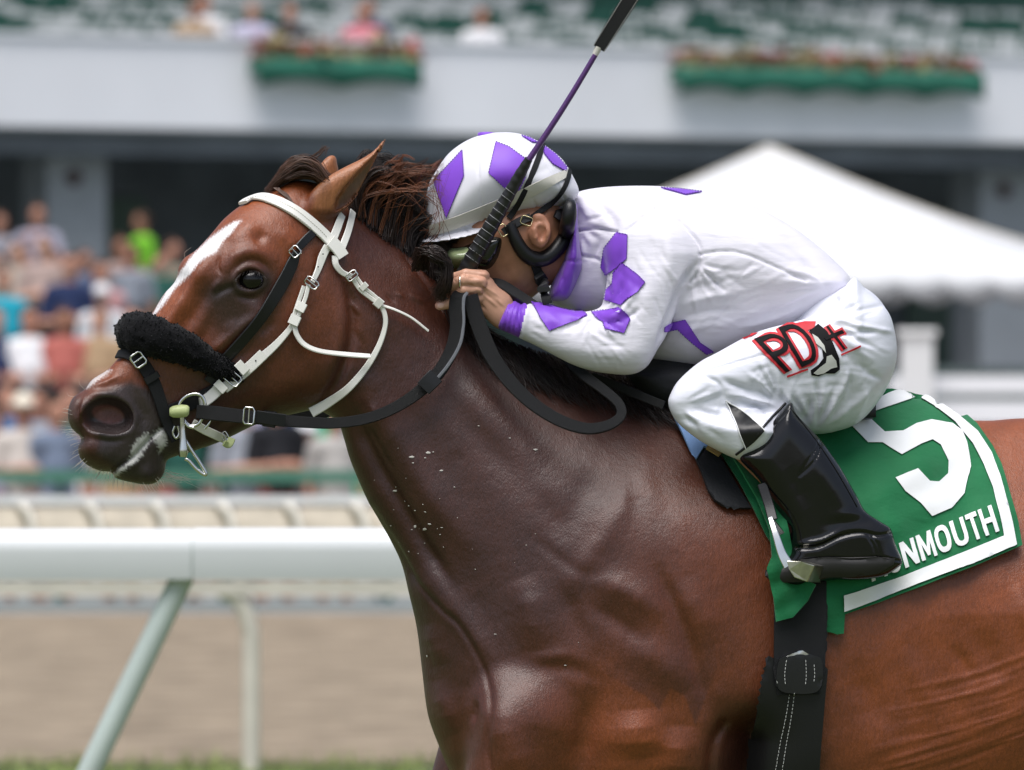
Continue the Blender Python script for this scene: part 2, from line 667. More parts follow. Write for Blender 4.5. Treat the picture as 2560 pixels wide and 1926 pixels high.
def slab(name, x0, x1, y0, y1, z, m, t=0.0):
    V = [(x0, y0, z), (x1, y0, z), (x1, y1, z), (x0, y1, z)]
    o = obj(name, V, [(0, 1, 2, 3)], m, smooth=False)
    o['kind'] = 'structure'
    return o
slab('turf_ground', -600, 600, -60, 1200, 0.0, m_turf)
slab('dirt_track', -400, 400, 22.6, 46.5, 0.004, m_dirt)
slab('apron_ground', -400, 400, 46.5, 300, 0.008, m_apron)

# longer blades along the turf edge
def grass_tufts():
    V, F = [], []
    for k in range(2600):
        x = random.uniform(-2.6, 2.6); y = random.uniform(19.6, 22.66)
        if y < 22.0 and random.random() < 0.5: continue
        h = random.uniform(0.03, 0.07) * (1.25 if y > 22.1 else 1.0); a = random.uniform(0, 6.28); w = 0.006
        lx, ly = random.gauss(0, 0.03), random.gauss(0, 0.03)
        s = len(V)
        V += [(x - w * math.cos(a), y - w * math.sin(a), 0), (x + w * math.cos(a), y + w * math.sin(a), 0), (x + lx, y + ly, h)]
        F.append((s, s + 1, s + 2))
    o = obj('turf_grass', V, F, mat('grass_blade', (0.27, 0.34, 0.085), 0.6, noise=(3, 0.3)), smooth=False)
    tag(o, 'bright green grass blades along the edge of the dirt track', 'grass', kind='stuff')
grass_tufts()

# ------------------------------------------------------------------ the two running rails
def profile_bar(name, x0, x1, y, zc, prof, m, parent, tilt=0.0):
    V, F = [], []
    n = len(prof)
    for x in (x0, x1):
        for (dy, dz) in prof: V.append((x, y + dy, zc + dz + tilt * (x - x0)))
    for k in range(n): F.append((k, (k + 1) % n, n + (k + 1) % n, n + k))
    F.append(tuple(range(n))[::-1]); F.append(tuple(range(n, 2 * n)))
    o = obj(name, V, F, m, parent)
    e = o.modifiers.new('edge', 'EDGE_SPLIT'); e.split_angle = math.radians(60)
    return o

def turf_rail():
    y = 8.0; sc = 21000 / 22.0
    t = empty('turf_rail', (0, y, 0), 'thick white running rail with a leaning pale post just behind the horse', 'rail')
    zc = CAMZ - (1386 - 963) / sc
    h, d = 0.066, 0.055
    prof = [(-d * .70, -h), (-d, 0.008), (-d * .95, .030), (-d * .75, h * .78), (-d * .45, h * .95), (0, h), (d * .45, h * .95), (d * .8, h * .7), (d, 0.02), (d * .7, -h)]
    xj = (482 - 1280) / sc
    m_rail = mat('white_rail_plastic', (0.70, 0.72, 0.735), 0.3, noise=(2, 0.03))
    profile_bar('rail_section', xj - 6, xj - 0.002, y, zc - 0.003, prof, m_rail, t, 0.0006)
    profile_bar('rail_section', xj + 0.002, xj + 6, y, zc + 0.002, prof, m_rail, t, 0.0)
    profile_bar('joint_insert', xj - 0.03, xj + 0.03, y, zc, [(a * .93, b * .93) for a, b in prof], m_post, t)
    for k in (-2, -1, 0, 1, 2):
        x = xj - 0.026 + k * 2.44
        tube('post', [(x, y + 0.02, zc - h + 0.01), (x - 0.27, y + 0.02, zc - 0.62), (x - 0.50, y + 0.02, 0)], 0.031, m_post, t, 14)
turf_rail()

def dirt_rail():
    y = 22.0; sc = 21000 / 36.0
    t = empty('dirt_track_rail', (0, y, 0), 'weathered white track rail with slatted cover and gooseneck posts before the dirt', 'rail')
    z = lambda py: CAMZ - (py - 963) / sc
    x = lambda px: (px - 1280) / sc
    box('top_cap', (0, y, z(1251)), (14, 0.16, 0.036), m_white, t)
    for k in range(-12, 22):
        px = 70 + k * 166
        w = 0.283
        cx = x(px) + 0.14
        # sloping cover panel with a slanted end, and the pale rib between two panels
        V = [(cx - w * .40, y - 0.07, z(1264)), (cx + w * .30, y - 0.07, z(1264)), (cx + w * .46, y - 0.10, z(1300)), (cx + w * .50, y - 0.115, z(1331)), (cx - w * .30, y - 0.115, z(1331)), (cx - w * .34, y - 0.10, z(1300))]
        V += [(a, b + 0.02, c) for a, b, c in V]
        F = [(0, 5, 4, 3, 2, 1), (6, 7, 8, 9, 10, 11)] + [(i, (i + 1) % 6, (i + 1) % 6 + 6, i + 6) for i in range(6)]
        obj('cover_panel', V, F, m_tan, t, smooth=False)
        tube('rib', [(cx - w * .58, y - 0.085, z(1262)), (cx - w * .44, y - 0.115, z(1285)), (cx - w * .38, y - 0.13, z(1332))], 0.021, m_cream, t, 8)
    box('rear_cover', (0, y - 0.03, z(1297)), (14, 0.03, 0.115), m_tan, t)
    box('lower_beam', (0, y - 0.02, z(1470)), (14, 0.05, 0.066), m_cream, t)
    for k in range(-2, 4):
        px = 628 + k * 1400
        P = [(x(px), y, 0), (x(px), y, z(1620)), (x(px) - .004, y, z(1575)), (x(px) - .024, y, z(1530)), (x(px) - .065, y, z(1495)), (x(px) - .13, y, z(1474))]
        tube('post', P, 0.037, m_cream, t, 12, 4)
        box('rail_bracket', (x(px) - .05, y + 0.03, (z(1331) + z(1448)) / 2), (0.05, 0.05, 0.21), m_cream, t)
dirt_rail()

# ------------------------------------------------------------------ grandstand
GO = Vector((-6.10, 86.0, 0)); gu = Vector((0.874, 0.486, 0)); gn = Vector((-0.486, 0.874, 0))
GM = Matrix(((gu.x, gn.x, 0), (gu.y, gn.y, 0), (0, 0, 1)))
def G(u, n, z): return GO + gu * u + gn * n + Vector((0, 0, z))
def gbox(name, u0, u1, n0, n1, z0, z1, m, parent, bev=0):
    return box(name, G((u0 + u1) / 2, (n0 + n1) / 2, (z0 + z1) / 2), (u1 - u0, n1 - n0, z1 - z0), m, parent, GM, bev)
def u_at(px):
    """distance along the facade that shows at this column"""
    k = (px - 1280) / 21000.0
    # GO + gu*u : x = k*(14 + y)
    return (k * (14 + GO.y) - GO.x) / (gu.x - k * gu.y)
stand = empty('grandstand', G(6, 0, 0), 'long grandstand with white balcony wall over a dark open ground floor', 'grandstand')
gbox('balcony_wall', -40, 75, 0, 0.18, 4.74, 5.80, m_wall, stand)
gbox('balcony_cap', -40, 75, -0.05, 0.24, 5.803, 5.86, m_wall, stand)
gbox('floor_slab', -40, 75, 0.183, 9, 4.70, 4.95, m_pillar, stand)
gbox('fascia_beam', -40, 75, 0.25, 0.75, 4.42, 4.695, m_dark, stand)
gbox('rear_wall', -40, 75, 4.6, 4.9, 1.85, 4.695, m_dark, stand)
for k in range(10):
    gbox('seat_step', -40, 75, 0.9 + 0.8 * k, 9.2, 4.953 + 0.12 * k, 4.953 + 0.12 * (k + 1) - 0.003, m_seat if k % 2 else m_pillar, stand)
gbox('upper_rear_wall', -40, 75, 9.3, 9.6, 4.70, 9.5, m_dgreen, stand)
gbox('roof', -40, 75, 4.0, 12.0, 14.0, 14.3, m_pillar, stand)
for u in (-9.6, u_at(172) + .55, u_at(2512) + .6, 24.0):
    p = gbox('pillar', u - 0.40, u + 0.40, 0.9, 1.6, 1.85, 4.415, m_pillar, stand)
    c = G(u - 0.05, 0.89, 4.15)
    tube('round_plaque', [c, c - gn * 0.03], 0.10, mat('dark_plaque', (0.06, 0.03, 0.03), 0.5), stand, 16)
for u, w in ((3.0, 1.2), (5.6, 0.9), (8.2, 1.4), (15.5, 1.6)):
    gbox('doorway_panel', u, u + w, 4.5, 4.59, 1.86, 4.0, mat('dim_panel', (0.10, 0.15, 0.12), 0.6), stand)

# upper deck seats
def make_seat():
    parts = []
    parts.append(box_geo((0, 0.20, 0.66), (0.44, 0.04, 0.40)))
    parts.append(box_geo((0, 0.0, 0.44), (0.44, 0.40, 0.04)))
    V, F = join_geo(parts)
    return V, F
seat_rows = 9
sv, sf = make_seat()
seat_mesh = {}
for key, m in (('w', m_seat), ('g', m_dgreen)):
    o = obj('seat_proto', sv, sf, m, smooth=False); seat_mesh[key] = o.data
    bpy.data.objects.remove(o)
side_v, side_f = join_geo([box_geo((-0.235, 0.05, 0.40), (0.03, 0.34, 0.78)), box_geo((0.235, 0.05, 0.40), (0.03, 0.34, 0.78))])
o = obj('seat_arms', side_v, side_f, m_dgreen, smooth=False); arm_mesh = o.data; bpy.data.objects.remove(o)
for r in range(seat_rows):
    for c in range(int((-.7 + .486 * (1.15 + .8 * r)) / .463), int((13.3 + .486 * (1.15 + .8 * r)) / .463) + 1):
        key = 'w' if random.random() < (0.62 if r % 2 else 0.5) else 'g'
        t = empty('stadium_seat', G(c * 0.53 + 0.1, 1.15 + 0.8 * r, 4.95 + 0.12 * (r + 1)),
                  ('grey white' if key == 'w' else 'dark green') + ' seat in the %s row above the white balcony wall' % ('front', 'second', 'third', 'fourth', 'fifth', 'sixth', 'seventh', 'eighth', 'ninth')[r], 'seat',
                  ('pale' if key == 'w' else 'green') + ' seats of the %s upper row' % ('front', 'second', 'third', 'fourth', 'fifth', 'sixth', 'seventh', 'eighth', 'ninth')[r])
        t.rotation_euler = (random.uniform(-.02, .02), 0, math.atan2(gu.y, gu.x))
        a = bpy.data.objects.new('back_and_pan', seat_mesh[key]); COL.objects.link(a); a.parent = t
        b = bpy.data.objects.new('side_frame', arm_mesh); COL.objects.link(b); b.parent = t

# flower boxes hanging on the balcony wall
m_bunt = mat('green_bunting', (0.012, 0.125, 0.08), 0.7, noise=(3, 0.2))
m_red = mat('red_petals', (0.30, 0.04, 0.045), 0.6, noise=(6, 0.3))
m_leaf = mat('dry_olive_leaves', (0.24, 0.20, 0.09), 0.7, noise=(5, 0.4))
def flower_box(u0, u1, label):
    t = empty('flower_box', G((u0 + u1) / 2, -0.2, 5.3), label, 'flower box', 'flower boxes along the balcony')
    gbox('trough', u0, u1, -0.30, -0.055, 5.40, 5.60, m_bunt, t, 0.02)
    n = 40; V, F = [], []
    sw = (u1 - u0) / max(2, round((u1 - u0) / 0.95))
    for i in range(n + 1):
        u = u0 + (u1 - u0) * i / n
        dz = 0.09 * abs(math.sin(math.pi * (u - u0) / sw))
        for (nn, zz) in ((-0.315, 5.61), (-0.335, 5.45), (-0.33, 5.25 + dz)):
            V.append(G(u, nn + 0.012 * math.sin(u * 31), zz))
    for i in range(n):
        for k in range(2):
            a = i * 3 + k; F.append((a, a + 1, a + 4, a + 3))
    solidify(obj('draped_skirt', V, F, m_bunt, t), 0.01)
    for nm, m, cnt, hh in (('foliage', m_leaf, 60, 0.24), ('blossoms', m_red, 24, 0.26)):
        V, F = [], []
        for k in range(int(cnt * (u1 - u0))):
            c = G(random.uniform(u0, u1), random.uniform(-0.3, -0.06), 5.60 + random.uniform(0.0, hh) * random.random() ** 0.4)
            s = len(V); r = random.uniform(0.03, 0.07)
            for q in range(5):
                V.append(c + Vector((random.gauss(0, r), random.gauss(0, r), random.gauss(0, r))))
            F += [(s, s + 1, s + 2), (s, s + 2, s + 3), (s, s + 3, s + 4), (s + 1, s + 3, s + 4)]
        q = obj(nm, V, F, m, t, smooth=False); q['kind'] = 'stuff'
flower_box(u_at(616), u_at(1024), 'shorter green flower box with red blooms above the horse\'s ears')
flower_box(u_at(1668), u_at(2428), 'longer green flower box with red blooms above the white tent')

# ------------------------------------------------------------------ tent
def tent():
    c = Vector((2.31, 61.5, 0)); h = 3.05; ze = 2.62; zp = 3.79
    t = empty('marquee_tent', c, 'white pyramid roofed tent with scalloped valance behind the jockey', 'tent')
    V = []; n = 10
    cor = [(-h, -h), (h, -h), (h, h), (-h, h)]
    F = []
    for k in range(4):
        a, b = Vector((*cor[k], 0)), Vector((*cor[(k + 1) % 4], 0))
        s = len(V)
        for i in range(n + 1):
            f = i / n
            for j in range(n + 1):
                g = j / n
                e = a.lerp(b, g)
                p = e * (1 - f)
                sag = -0.13 * math.sin(math.pi * f) * (1 - 0.45 * abs(2 * g - 1))
                V.append(c + Vector((p.x, p.y, ze + (zp - ze) * (f ** 1.04) + sag)))
        for i in range(n):
            for j in range(n):
                q = s + i * (n + 1) + j
                F.append((q, q + 1, q + n + 2, q + n + 1))
    solidify(obj('canopy', V, F, m_tent, t), 0.008, 0)
    for k in range(4):
        a, b = Vector((*cor[k], 0)), Vector((*cor[(k + 1) % 4], 0))
        V, F = [], []
        m_ = 120
        for j in range(m_ + 1):
            p = c + a.lerp(b, j / m_) * 1.003
            dz = 0.085 * abs(math.sin(math.pi * j / m_ * 15))
            V += [p + Vector((0, 0, ze)), p + Vector((0, 0, ze - 0.14 - dz))]
        for j in range(m_): F.append((2 * j, 2 * j + 1, 2 * j + 3, 2 * j + 2))
        solidify(obj('valance', V, F, m_tent, t), 0.006, 0)
        tube('hip_seam', [c + a * (1 - f) + Vector((0, 0, ze + (zp - ze) * f ** 1.04 - .13 * .55 * math.sin(math.pi * f) + .008)) for f in np.linspace(0, 1, 9)], .014, m_cream, t, 6)
        for q in (.25, .5, .75):
            e = a.lerp(b, q)
            tube('panel_seam', [c + e * (1 - f) + Vector((0, 0, ze + (zp - ze) * f ** 1.04 - .13 * math.sin(math.pi * f) * (1 - .45 * abs(2 * q - 1)) + .004)) for f in np.linspace(0, .97, 9)], .008, m_cream, t, 5)
        tube('pole', [c + a * 0.985, c + a * 0.985 + Vector((0, 0, ze))], 0.035, m_white, t, 10)
tent()

# ------------------------------------------------------------------ terrace steps, fences, benches
def gnd(name, x0, x1, y0, y1, z1, m, z0=0.0):
    V, F = box_geo(((x0 + x1) / 2, (y0 + y1) / 2, (z0 + z1) / 2), (x1 - x0, y1 - y0, z1 - z0))
    o = obj(name, V, F, m, smooth=False); o['kind'] = 'structure'; return o
m_step = mat('grey_green_terrace', (0.11, 0.14, 0.135), 0.8, noise=(1.2, 0.3))
gnd('lower_terrace', -40, -0.4, 58.0, 70, 1.10, m_step)
gnd('middle_terrace', -40, 40, 70.003, 78.5, 1.45, m_step)
gnd('upper_terrace', -40, 40, 78.503, 110, 1.847, m_step)

fence = empty('apron_fence', (0, 47.2, 0), 'green topped apron fence with white kickboard in front of the crowd', 'fence')
for (zz, hh, m) in ((0.985, 0.09, mat('faded_green_rail', (0.06, 0.20, 0.14), 0.6)), (0.62, 0.05, m_dgreen), (0.30, 0.07, m_cream)):
    box('fence_rail', (0, 47.2, zz), (30, 0.05, hh), m, fence)
for k in range(-12, 13):
    box('fence_post', (k * 1.2 + 0.3, 47.26, 0.51), (0.06, 0.06, 1.02), m_dgreen, fence)
box('kickboard', (0, 47.24, 0.045), (30, 0.03, 0.07), mat('pale_kickboard', (.22, .27, .27), .7), fence)

def white_fence():
    y = 48.5; sc = 21000 / 62.5
    t = empty('white_board_fence', (3.6, y, 0), 'white board fence with square post below the tent', 'fence')
    z = lambda py: CAMZ - (py - 963) / sc
    x = lambda px: (px - 1280) / sc
    box('post', (x(2292), y, (z(838)) / 2), (0.24, 0.2, z(838)), m_white, t, None, 0.01)
    box('post_cap', (x(2292), y, z(832)), (0.30, 0.26, 0.05), m_white, t, None, 0.01)
    for (a, b) in ((940, 985), (1003, 1060), (1090, 1180)):
        box('board', (x(2225) + 2.4, y + 0.06, (z(a) + z(b)) / 2), (4.8, 0.04, z(a) - z(b)), m_wall, t)
    box('post', (x(2292) + 2.4, y, (z(838)) / 2), (0.24, 0.2, z(838)), m_white, t, None, 0.01)
white_fence()

def bench(y, z, label):
    t = empty('spectator_bench', (-3, y, z - 0.45), label, 'bench', 'spectator benches by the apron fence')
    box('plank', (-3, y, z), (9, 0.28, 0.05), m_seat, t, None, 0.01)
    box('plank', (-3, y - 0.32, z - 0.22), (9, 0.22, 0.05), m_seat, t, None, 0.01)
    for k in range(5):
        box('bracket', (-7 + k * 2, y - 0.1, z / 2 - 0.02), (0.06, 0.5, z - 0.05), m_pillar, t)
bench(48.9, 0.60, 'front metal spectator bench just behind the apron fence')
bench(51.6, 0.86, 'rear metal spectator bench behind the seated front row')

# ------------------------------------------------------------------ spectators
def person_meshes(pose):
    g = 0.024
    xs = np.arange(-0.46, 0.47, g); ys = np.arange(-0.55, 0.40, g); zs = np.arange(-0.06, 1.86, g)
    X, Y, Z = np.meshgrid(xs, ys, zs, indexing='ij')
    cap = lambda a, b, ra, rb: capsule(X, Y, Z, a, b, ra, rb)
    def uni(fs, k=0.04):
        f = fs[0]
        for q in fs[1:]: f = smin(f, q, k)
        return f
    if pose == 'sit':
        hip, knee, foot, sh, hd = 0.10, (0.0, -0.42, 0.12), (0.0, -0.46, -0.30), 0.58, 0.82
        dz = 0.0
    sx = 0.185
    arms = {'stand': [((sx, 0, 1.40), (sx + .07, .02, 1.12), (sx + .06, -.08, 0.86))], 'fold': [((sx, 0, 1.40), (sx + .08, -.06, 1.12), (-0.06, -.24, 1.16))],
            'phone': [((sx, 0, 1.40), (sx + .08, -.12, 1.15), (0.08, -.30, 1.42))], 'sit': [((sx, 0, 0.94), (sx + .08, -.10, 0.68), (0.08, -.32, 0.66))]}[pose]
    base = 0.0
    if pose == 'sit':
        torso = [cap((0, 0, 0.50), (0, 0.0, 0.74), 0.155, 0.165), cap((-0.15, 0, 0.92), (0.15, 0, 0.92), 0.085, 0.085), cap((0, 0, .74), (0, 0, .92), .155, .12)]
        legs = [uni([cap((s * .09, 0, .50), (s * .12, -.42, .52), .085, .065), cap((s * .12, -.42, .52), (s * .12, -.42, .12), .06, .045), cap((s * .12, -.40, .06), (s * .12, -.52, .04), .045, .04)]) for s in (-1, 1)]
        head = [cap((0, 0, 0.96), (0, -.01, 1.08), .055, .055), ellipsoid(X, Y, Z, (0, -0.02, 1.18), (.078, .095, .118))]
        hz_ = 1.18
    else:
        torso = [cap((0, 0, 0.95), (0, 0, 1.18), 0.150, 0.15), cap((-0.14, 0, 1.39), (0.14, 0, 1.39), 0.08, 0.08), cap((0, 0, 1.18), (0, 0, 1.38), .155, .12)]
        legs = [uni([cap((s * .09, 0, .92), (s * .10, -.01, .50), .095, .065), cap((s * .10, -.01, .50), (s * .11, .02, .09), .062, .045), cap((s * .11, .03, .04), (s * .12, -.12, .03), .045, .04)]) for s in (-1, 1)]
        head = [cap((0, 0, 1.42), (0, -.01, 1.56), .055, .055), ellipsoid(X, Y, Z, (0, -0.02, 1.65), (.078, .095, .118))]
        hz_ = 1.65
    A, U = [], []
    for (s0, e0, h0) in arms:
        for s in (-1, 1):
            m = lambda p: (p[0] * s, p[1], p[2])
            A += [cap(m(s0), m(e0), .055, .042), cap(m(e0), m(h0), .042, .032), cap(m(h0), (m(h0)[0], m(h0)[1] - .05, m(h0)[2] - .02), .040, .036)]
            e1 = tuple(np.array(s0) * .25 + np.array(e0) * .75)
            U.append(cap(m(s0), m(e1), .068, .062))
    body = uni(torso + legs + head + A, .035)
    shirt = uni([q - 0.016 for q in torso] + U, .04)
    hip = 0.42 if pose == 'sit' else 0.88
    shirt = np.maximum(shirt, (hip + .02) - Z)
    tr = uni([q - 0.014 for q in legs] + [np.maximum(torso[0] - 0.012, Z - hip - .12)], .04)
    tr = np.maximum(tr, (0.10 if pose != 'sit' else .10) - Z)
    shorts = np.maximum(tr, ((0.48 if pose != 'sit' else .40) - Z))
    hair = np.maximum(ellipsoid(X, Y, Z, (0, 0.0, hz_ + .012), (.092, .108, .128)), np.maximum((hz_ + .015) - Z - (Y + .0) * .9, -10))
    hatb = smin(np.maximum(ellipsoid(X, Y, Z, (0, -.01, hz_ + .03), (.10, .115, .13)), hz_ + .04 - Z), ellipsoid(X, Y, Z, (0, -.09, hz_ + .055), (.09, .12, .022)), .02)
    out = {}
    for nm, f in (('body', body), ('shirt', shirt), ('trousers', tr), ('shorts', shorts), ('hair', hair), ('hat', hatb)):
        V, Q = nets(f, xs, ys, zs)
        V = relax(V, Q, 4, .5)
        o = obj(nm, V, Q, mat('unset_' + nm)); out[nm] = o.data
        bpy.data.objects.remove(o)
    return out
PM = {p: person_meshes(p) for p in ('stand', 'fold', 'phone', 'sit')}
cloth_mats = {}
def cmat(c, r=0.85):
    k = tuple(round(x, 3) for x in c)
    if k not in cloth_mats: cloth_mats[k] = mat('spectator_fabric', c, r, spec=0.25)
    return cloth_mats[k]
SKIN = [(0.46, 0.24, 0.17), (0.40, 0.20, 0.14), (0.30, 0.15, 0.10), (0.50, 0.29, 0.21)]
def spectator(px, dist, z, pose, shirt, pants, label, skin=0, hair=(0.05, 0.03, 0.02), hat=None, short=False, h=1.0, rz=0.0, group='spectators in the crowd'):
    y = dist - 14
    t = empty('person', ((px - 1280) / 21000 * dist, y, z), label, 'person', group)
    t.rotation_euler = (0, 0, rz); t.scale = (h, h, h)
    P = PM[pose]
    def part(nm, me, c):
        o = bpy.data.objects.new(nm, me); COL.objects.link(o); o.parent = t
        o.material_slots[0].link = 'OBJECT'; o.material_slots[0].material = cmat(c)
        return o
    part('body', P['body'], SKIN[skin % 4]); part('shirt', P['shirt'], shirt)
    part('shorts' if short else 'trousers', P['shorts' if short else 'trousers'], pants)
    if hat: part('hat', P['hat'], hat)
    else: part('hair', P['hair'], hair)

LT, MT, UT = 1.10, 1.45, 1.847
NAVY = (0.018, 0.03, 0.085); WHT = (0.72, 0.72, 0.74); GRY = (0.27, 0.27, 0.31); LIME = (0.22, 0.62, 0.03); TAN = (0.36, 0.25, 0.15); LBL = (0.22, 0.36, 0.45)
GRN = (0.01, 0.32, 0.16); DGR = (0.02, 0.09, 0.07); PNK = (0.62, 0.22, 0.26); LAV = (0.46, 0.44, 0.58); BLK = (0.015, 0.016, 0.02); CYN = (0.02, 0.36, 0.48); RED = (0.45, 0.03, 0.03)
# terraces
spectator(95, 95, UT, 'phone', (0.33, 0.32, 0.40), LBL, 'spectator in grey lilac shirt at the back left beside the pillar', 1, h=1.04)
spectator(176, 78, LT, 'fold', NAVY, TAN, 'spectator in navy shirt and tan shorts standing with arms crossed', 0, short=True, h=1.0)
spectator(250, 80, LT, 'stand', (0.56, 0.30, 0.30), (0.25, 0.3, 0.3), 'spectator in dusty pink top behind the navy shirted one', 1, h=0.98, rz=.3)
spectator(356, 95, UT + .12, 'stand', (0.17, 0.47, 0.03), DGR, 'spectator in lime green shirt by the dark doorway', 2, h=.92, rz=-1.1)
spectator(10, 76, LT, 'stand', CYN, GRY, 'spectator in bright cyan shirt at the left edge of the photo', 0, h=.9, rz=.2)
spectator(40, 84, MT, 'stand', (0.42, 0.36, 0.30), BLK, 'spectator in beige top half hidden between cyan and navy shirts', 3, h=.92)
spectator(0, 96, UT, 'stand', GRY, BLK, 'spectator in dark grey at the far left of the upper terrace', 1, h=1.0)
spectator(405, 83, MT, 'stand', DGR, BLK, 'spectator in dark green just left of the horse\'s nose', 0, h=.85)
spectator(255, 76.5, LT, 'stand', WHT, (0.2, 0.2, 0.22), 'spectator in white shirt and white cap in front of the navy one', 3, hat=WHT, h=.82)
for k, (px, c, d_, lab) in enumerate(((130, (.30, .30, .34), 88, 'grey'), (210, (.10, .13, .20), 90, 'dark blue'), (300, (.32, .24, .22), 87, 'brown'), (-5, (.2, .22, .2), 86, 'olive'), (60, (.45, .44, .45), 90, 'pale grey'), (430, (.12, .2, .16), 89, 'bottle green'), (330, (.22, .24, .28), 82, 'slate'), (110, (.40, .30, .27), 82, 'dusty rose'))):
    spectator(px, d_, MT, ('stand', 'fold', 'phone')[k % 3], c, BLK, 'spectator in %s top standing on the middle terrace' % lab, k, h=.88 + .05 * (k % 3), rz=random.uniform(-.8, .8))
# seated rows beside the fence
rowA = [(-20, LAV, 0, None), (58, (0.55, 0.5, 0.46), 1, (0.72, 0.66, 0.55)), (140, (0.16, 0.20, 0.28), 0, None), (215, WHT, 3, None), (300, (0.50, 0.33, 0.20), 1, None), (372, (0.05, 0.17, 0.13), 0, None), (455, DGR, 2, None),
        (530, (0.40, 0.42, 0.42), 0, None), (612, (0.27, 0.29, 0.33), 3, None), (690, BLK, 0, WHT), (768, (0.05, 0.07, 0.08), 1, WHT), (838, (0.42, 0.40, 0.38), 0, None), (905, GRN, 3, None)]
posw = ['at the far left', 'wearing a straw hat', 'left of the muzzle', 'below the shadow roll', 'under the muzzle', 'behind the lips', 'behind the chin', 'behind the bit', 'behind the jaw', 'with white cap under the jaw', 'with white cap by the throat', 'by the neck front', 'against the neck edge']
def cname(c):
    names = {'slate': (0.2, 0.23, 0.3), 'lavender': LAV, 'beige': (0.55, 0.5, 0.46), 'salmon': (0.60, 0.30, 0.28), 'white': WHT, 'brown': (0.50, 0.33, 0.20), 'dark green': DGR, 'grey': (0.40, 0.42, 0.42), 'black': BLK, 'bright green': GRN, 'navy': NAVY, 'pink': PNK, 'pale blue': LBL}
    return min(names, key=lambda k: sum((a - b) ** 2 for a, b in zip(names[k], c)))
for (px, c, s, hat), w in zip(rowA, posw):
    if w in ('wearing a straw hat', 'left of the muzzle', 'under the muzzle', 'behind the chin', 'behind the jaw', 'with white cap under the jaw', 'by the neck front'):
        spectator(px, 61.9, 0.008, random.choice(('stand', 'fold', 'phone')), c, random.choice([GRY, NAVY, (.3, .1, .09), TAN, (.05, .2, .18)]), 'front row spectator in %s standing at the fence %s' % (cname(c), w), s, hat=hat, h=random.uniform(.84, .92), rz=random.uniform(-.6, .6), group='spectators standing at the fence')
        continue
    spectator(px, 63, 0.12, 'sit', c, random.choice([GRY, BLK, LBL, TAN]), 'front row spectator in %s by the fence %s' % (cname(c), w), s, hat=hat, h=random.uniform(.94, 1.04), rz=random.uniform(-.5, .5), group='spectators seated by the fence')
rowB = [(20, (0.05, 0.14, 0.30), 0), (100, (0.25, 0.28, 0.33), 1), (178, DGR, 0), (262, (0.05, 0.20, 0.15), 3), (340, WHT, 0), (415, (0.3, 0.32, 0.34), 2), (495, (0.05, 0.20, 0.15), 1), (575, GRN, 0), (650, LAV, 3), (728, NAVY, 0), (800, GRN, 1), (872, (0.2, 0.24, 0.3), 0)]
posb = ['at the left edge', 'behind the straw hat', 'left of the nose', 'left of the fleece roll', 'in front of the nostril', 'behind the muzzle', 'behind the jaw', 'under the cheek', 'in lavender under the jaw', 'left of the throat', 'in green by the throat', 'beside the neck']
for (px, c, s), w in zip(rowB, posb):
    spectator(px, 66, 0.40, 'sit', c, random.choice([GRY, BLK, LBL, TAN]), 'second row spectator in %s top seated %s' % (cname(c), w), s, h=random.uniform(.92, 1.02), rz=random.uniform(-.5, .5), group='spectators seated behind the front row')
for k, (px, c) in enumerate(((-10, NAVY), (75, WHT), (160, (0.4, 0.12, 0.1)), (250, TAN), (335, DGR), (430, WHT), (520, PNK), (610, LBL), (700, GRY), (790, WHT), (870, NAVY))):
    spectator(px, 72.3, LT - 0.02, 'sit', c, random.choice([GRY, BLK, LBL]), 'spectator in %s on the terrace step, %s from left' % (cname(c), ['first', 'second', 'third', 'fourth', 'fifth', 'sixth', 'seventh', 'eighth', 'ninth', 'tenth', 'eleventh'][k]), k, h=.95, rz=random.uniform(-.4, .4), group='spectators seated on the terrace step')
# heads over the white fence at right
spectator(2420, 66, -0.02, 'stand', (0.5, 0.3, 0.26), GRY, 'spectator with reddish face at the white fence right of the saddle cloth', 1, h=.84)
spectator(2508, 67, -0.02, 'stand', (0.5, 0.34, 0.3), GRY, 'spectator nearest the right edge behind the white fence', 0, h=.86)
# people in the upper seats
for (px, c, r, lab, s) in ((590, TAN, 0, 'spectator in tan top in the upper seats left of the others', 2), (735, LAV, 0, 'spectator in lavender top in the upper seats above the flower box', 3), (830, BLK, 0, 'spectator in black in the upper seats above the flower box', 0),
                      (1012, PNK, 0, 'spectator in bright pink in the upper seats', 0), (1105, NAVY, 1, 'spectator in navy beside the pink one in the upper seats', 1), (1312, WHT, 0, 'spectator in white shirt in the upper seats left of the whip', 1), (690, WHT, 1, 'spectator in white in the second upper row', 0)):
    u = u_at(px)
    p = G(u, 1.1 + 0.8 * r, 4.95 + 0.12 * (r + 1) - 0.03)
    spectator(1280 + p.x / (14 + p.y) * 21000, p.y + 14, p.z, 'sit', c, GRY, lab, s, h=1.0, group='spectators in the upper seats')

# ------------------------------------------------------------------ the horse
def horse_mid(px):
    """depth (photo px) of the horse's middle plane: nose towards the camera"""
    px = np.asarray(px, float)
    body = (px - 1650) * 0.25
    head = np.minimum(px - 900, 0) * 0.12
    return body + head

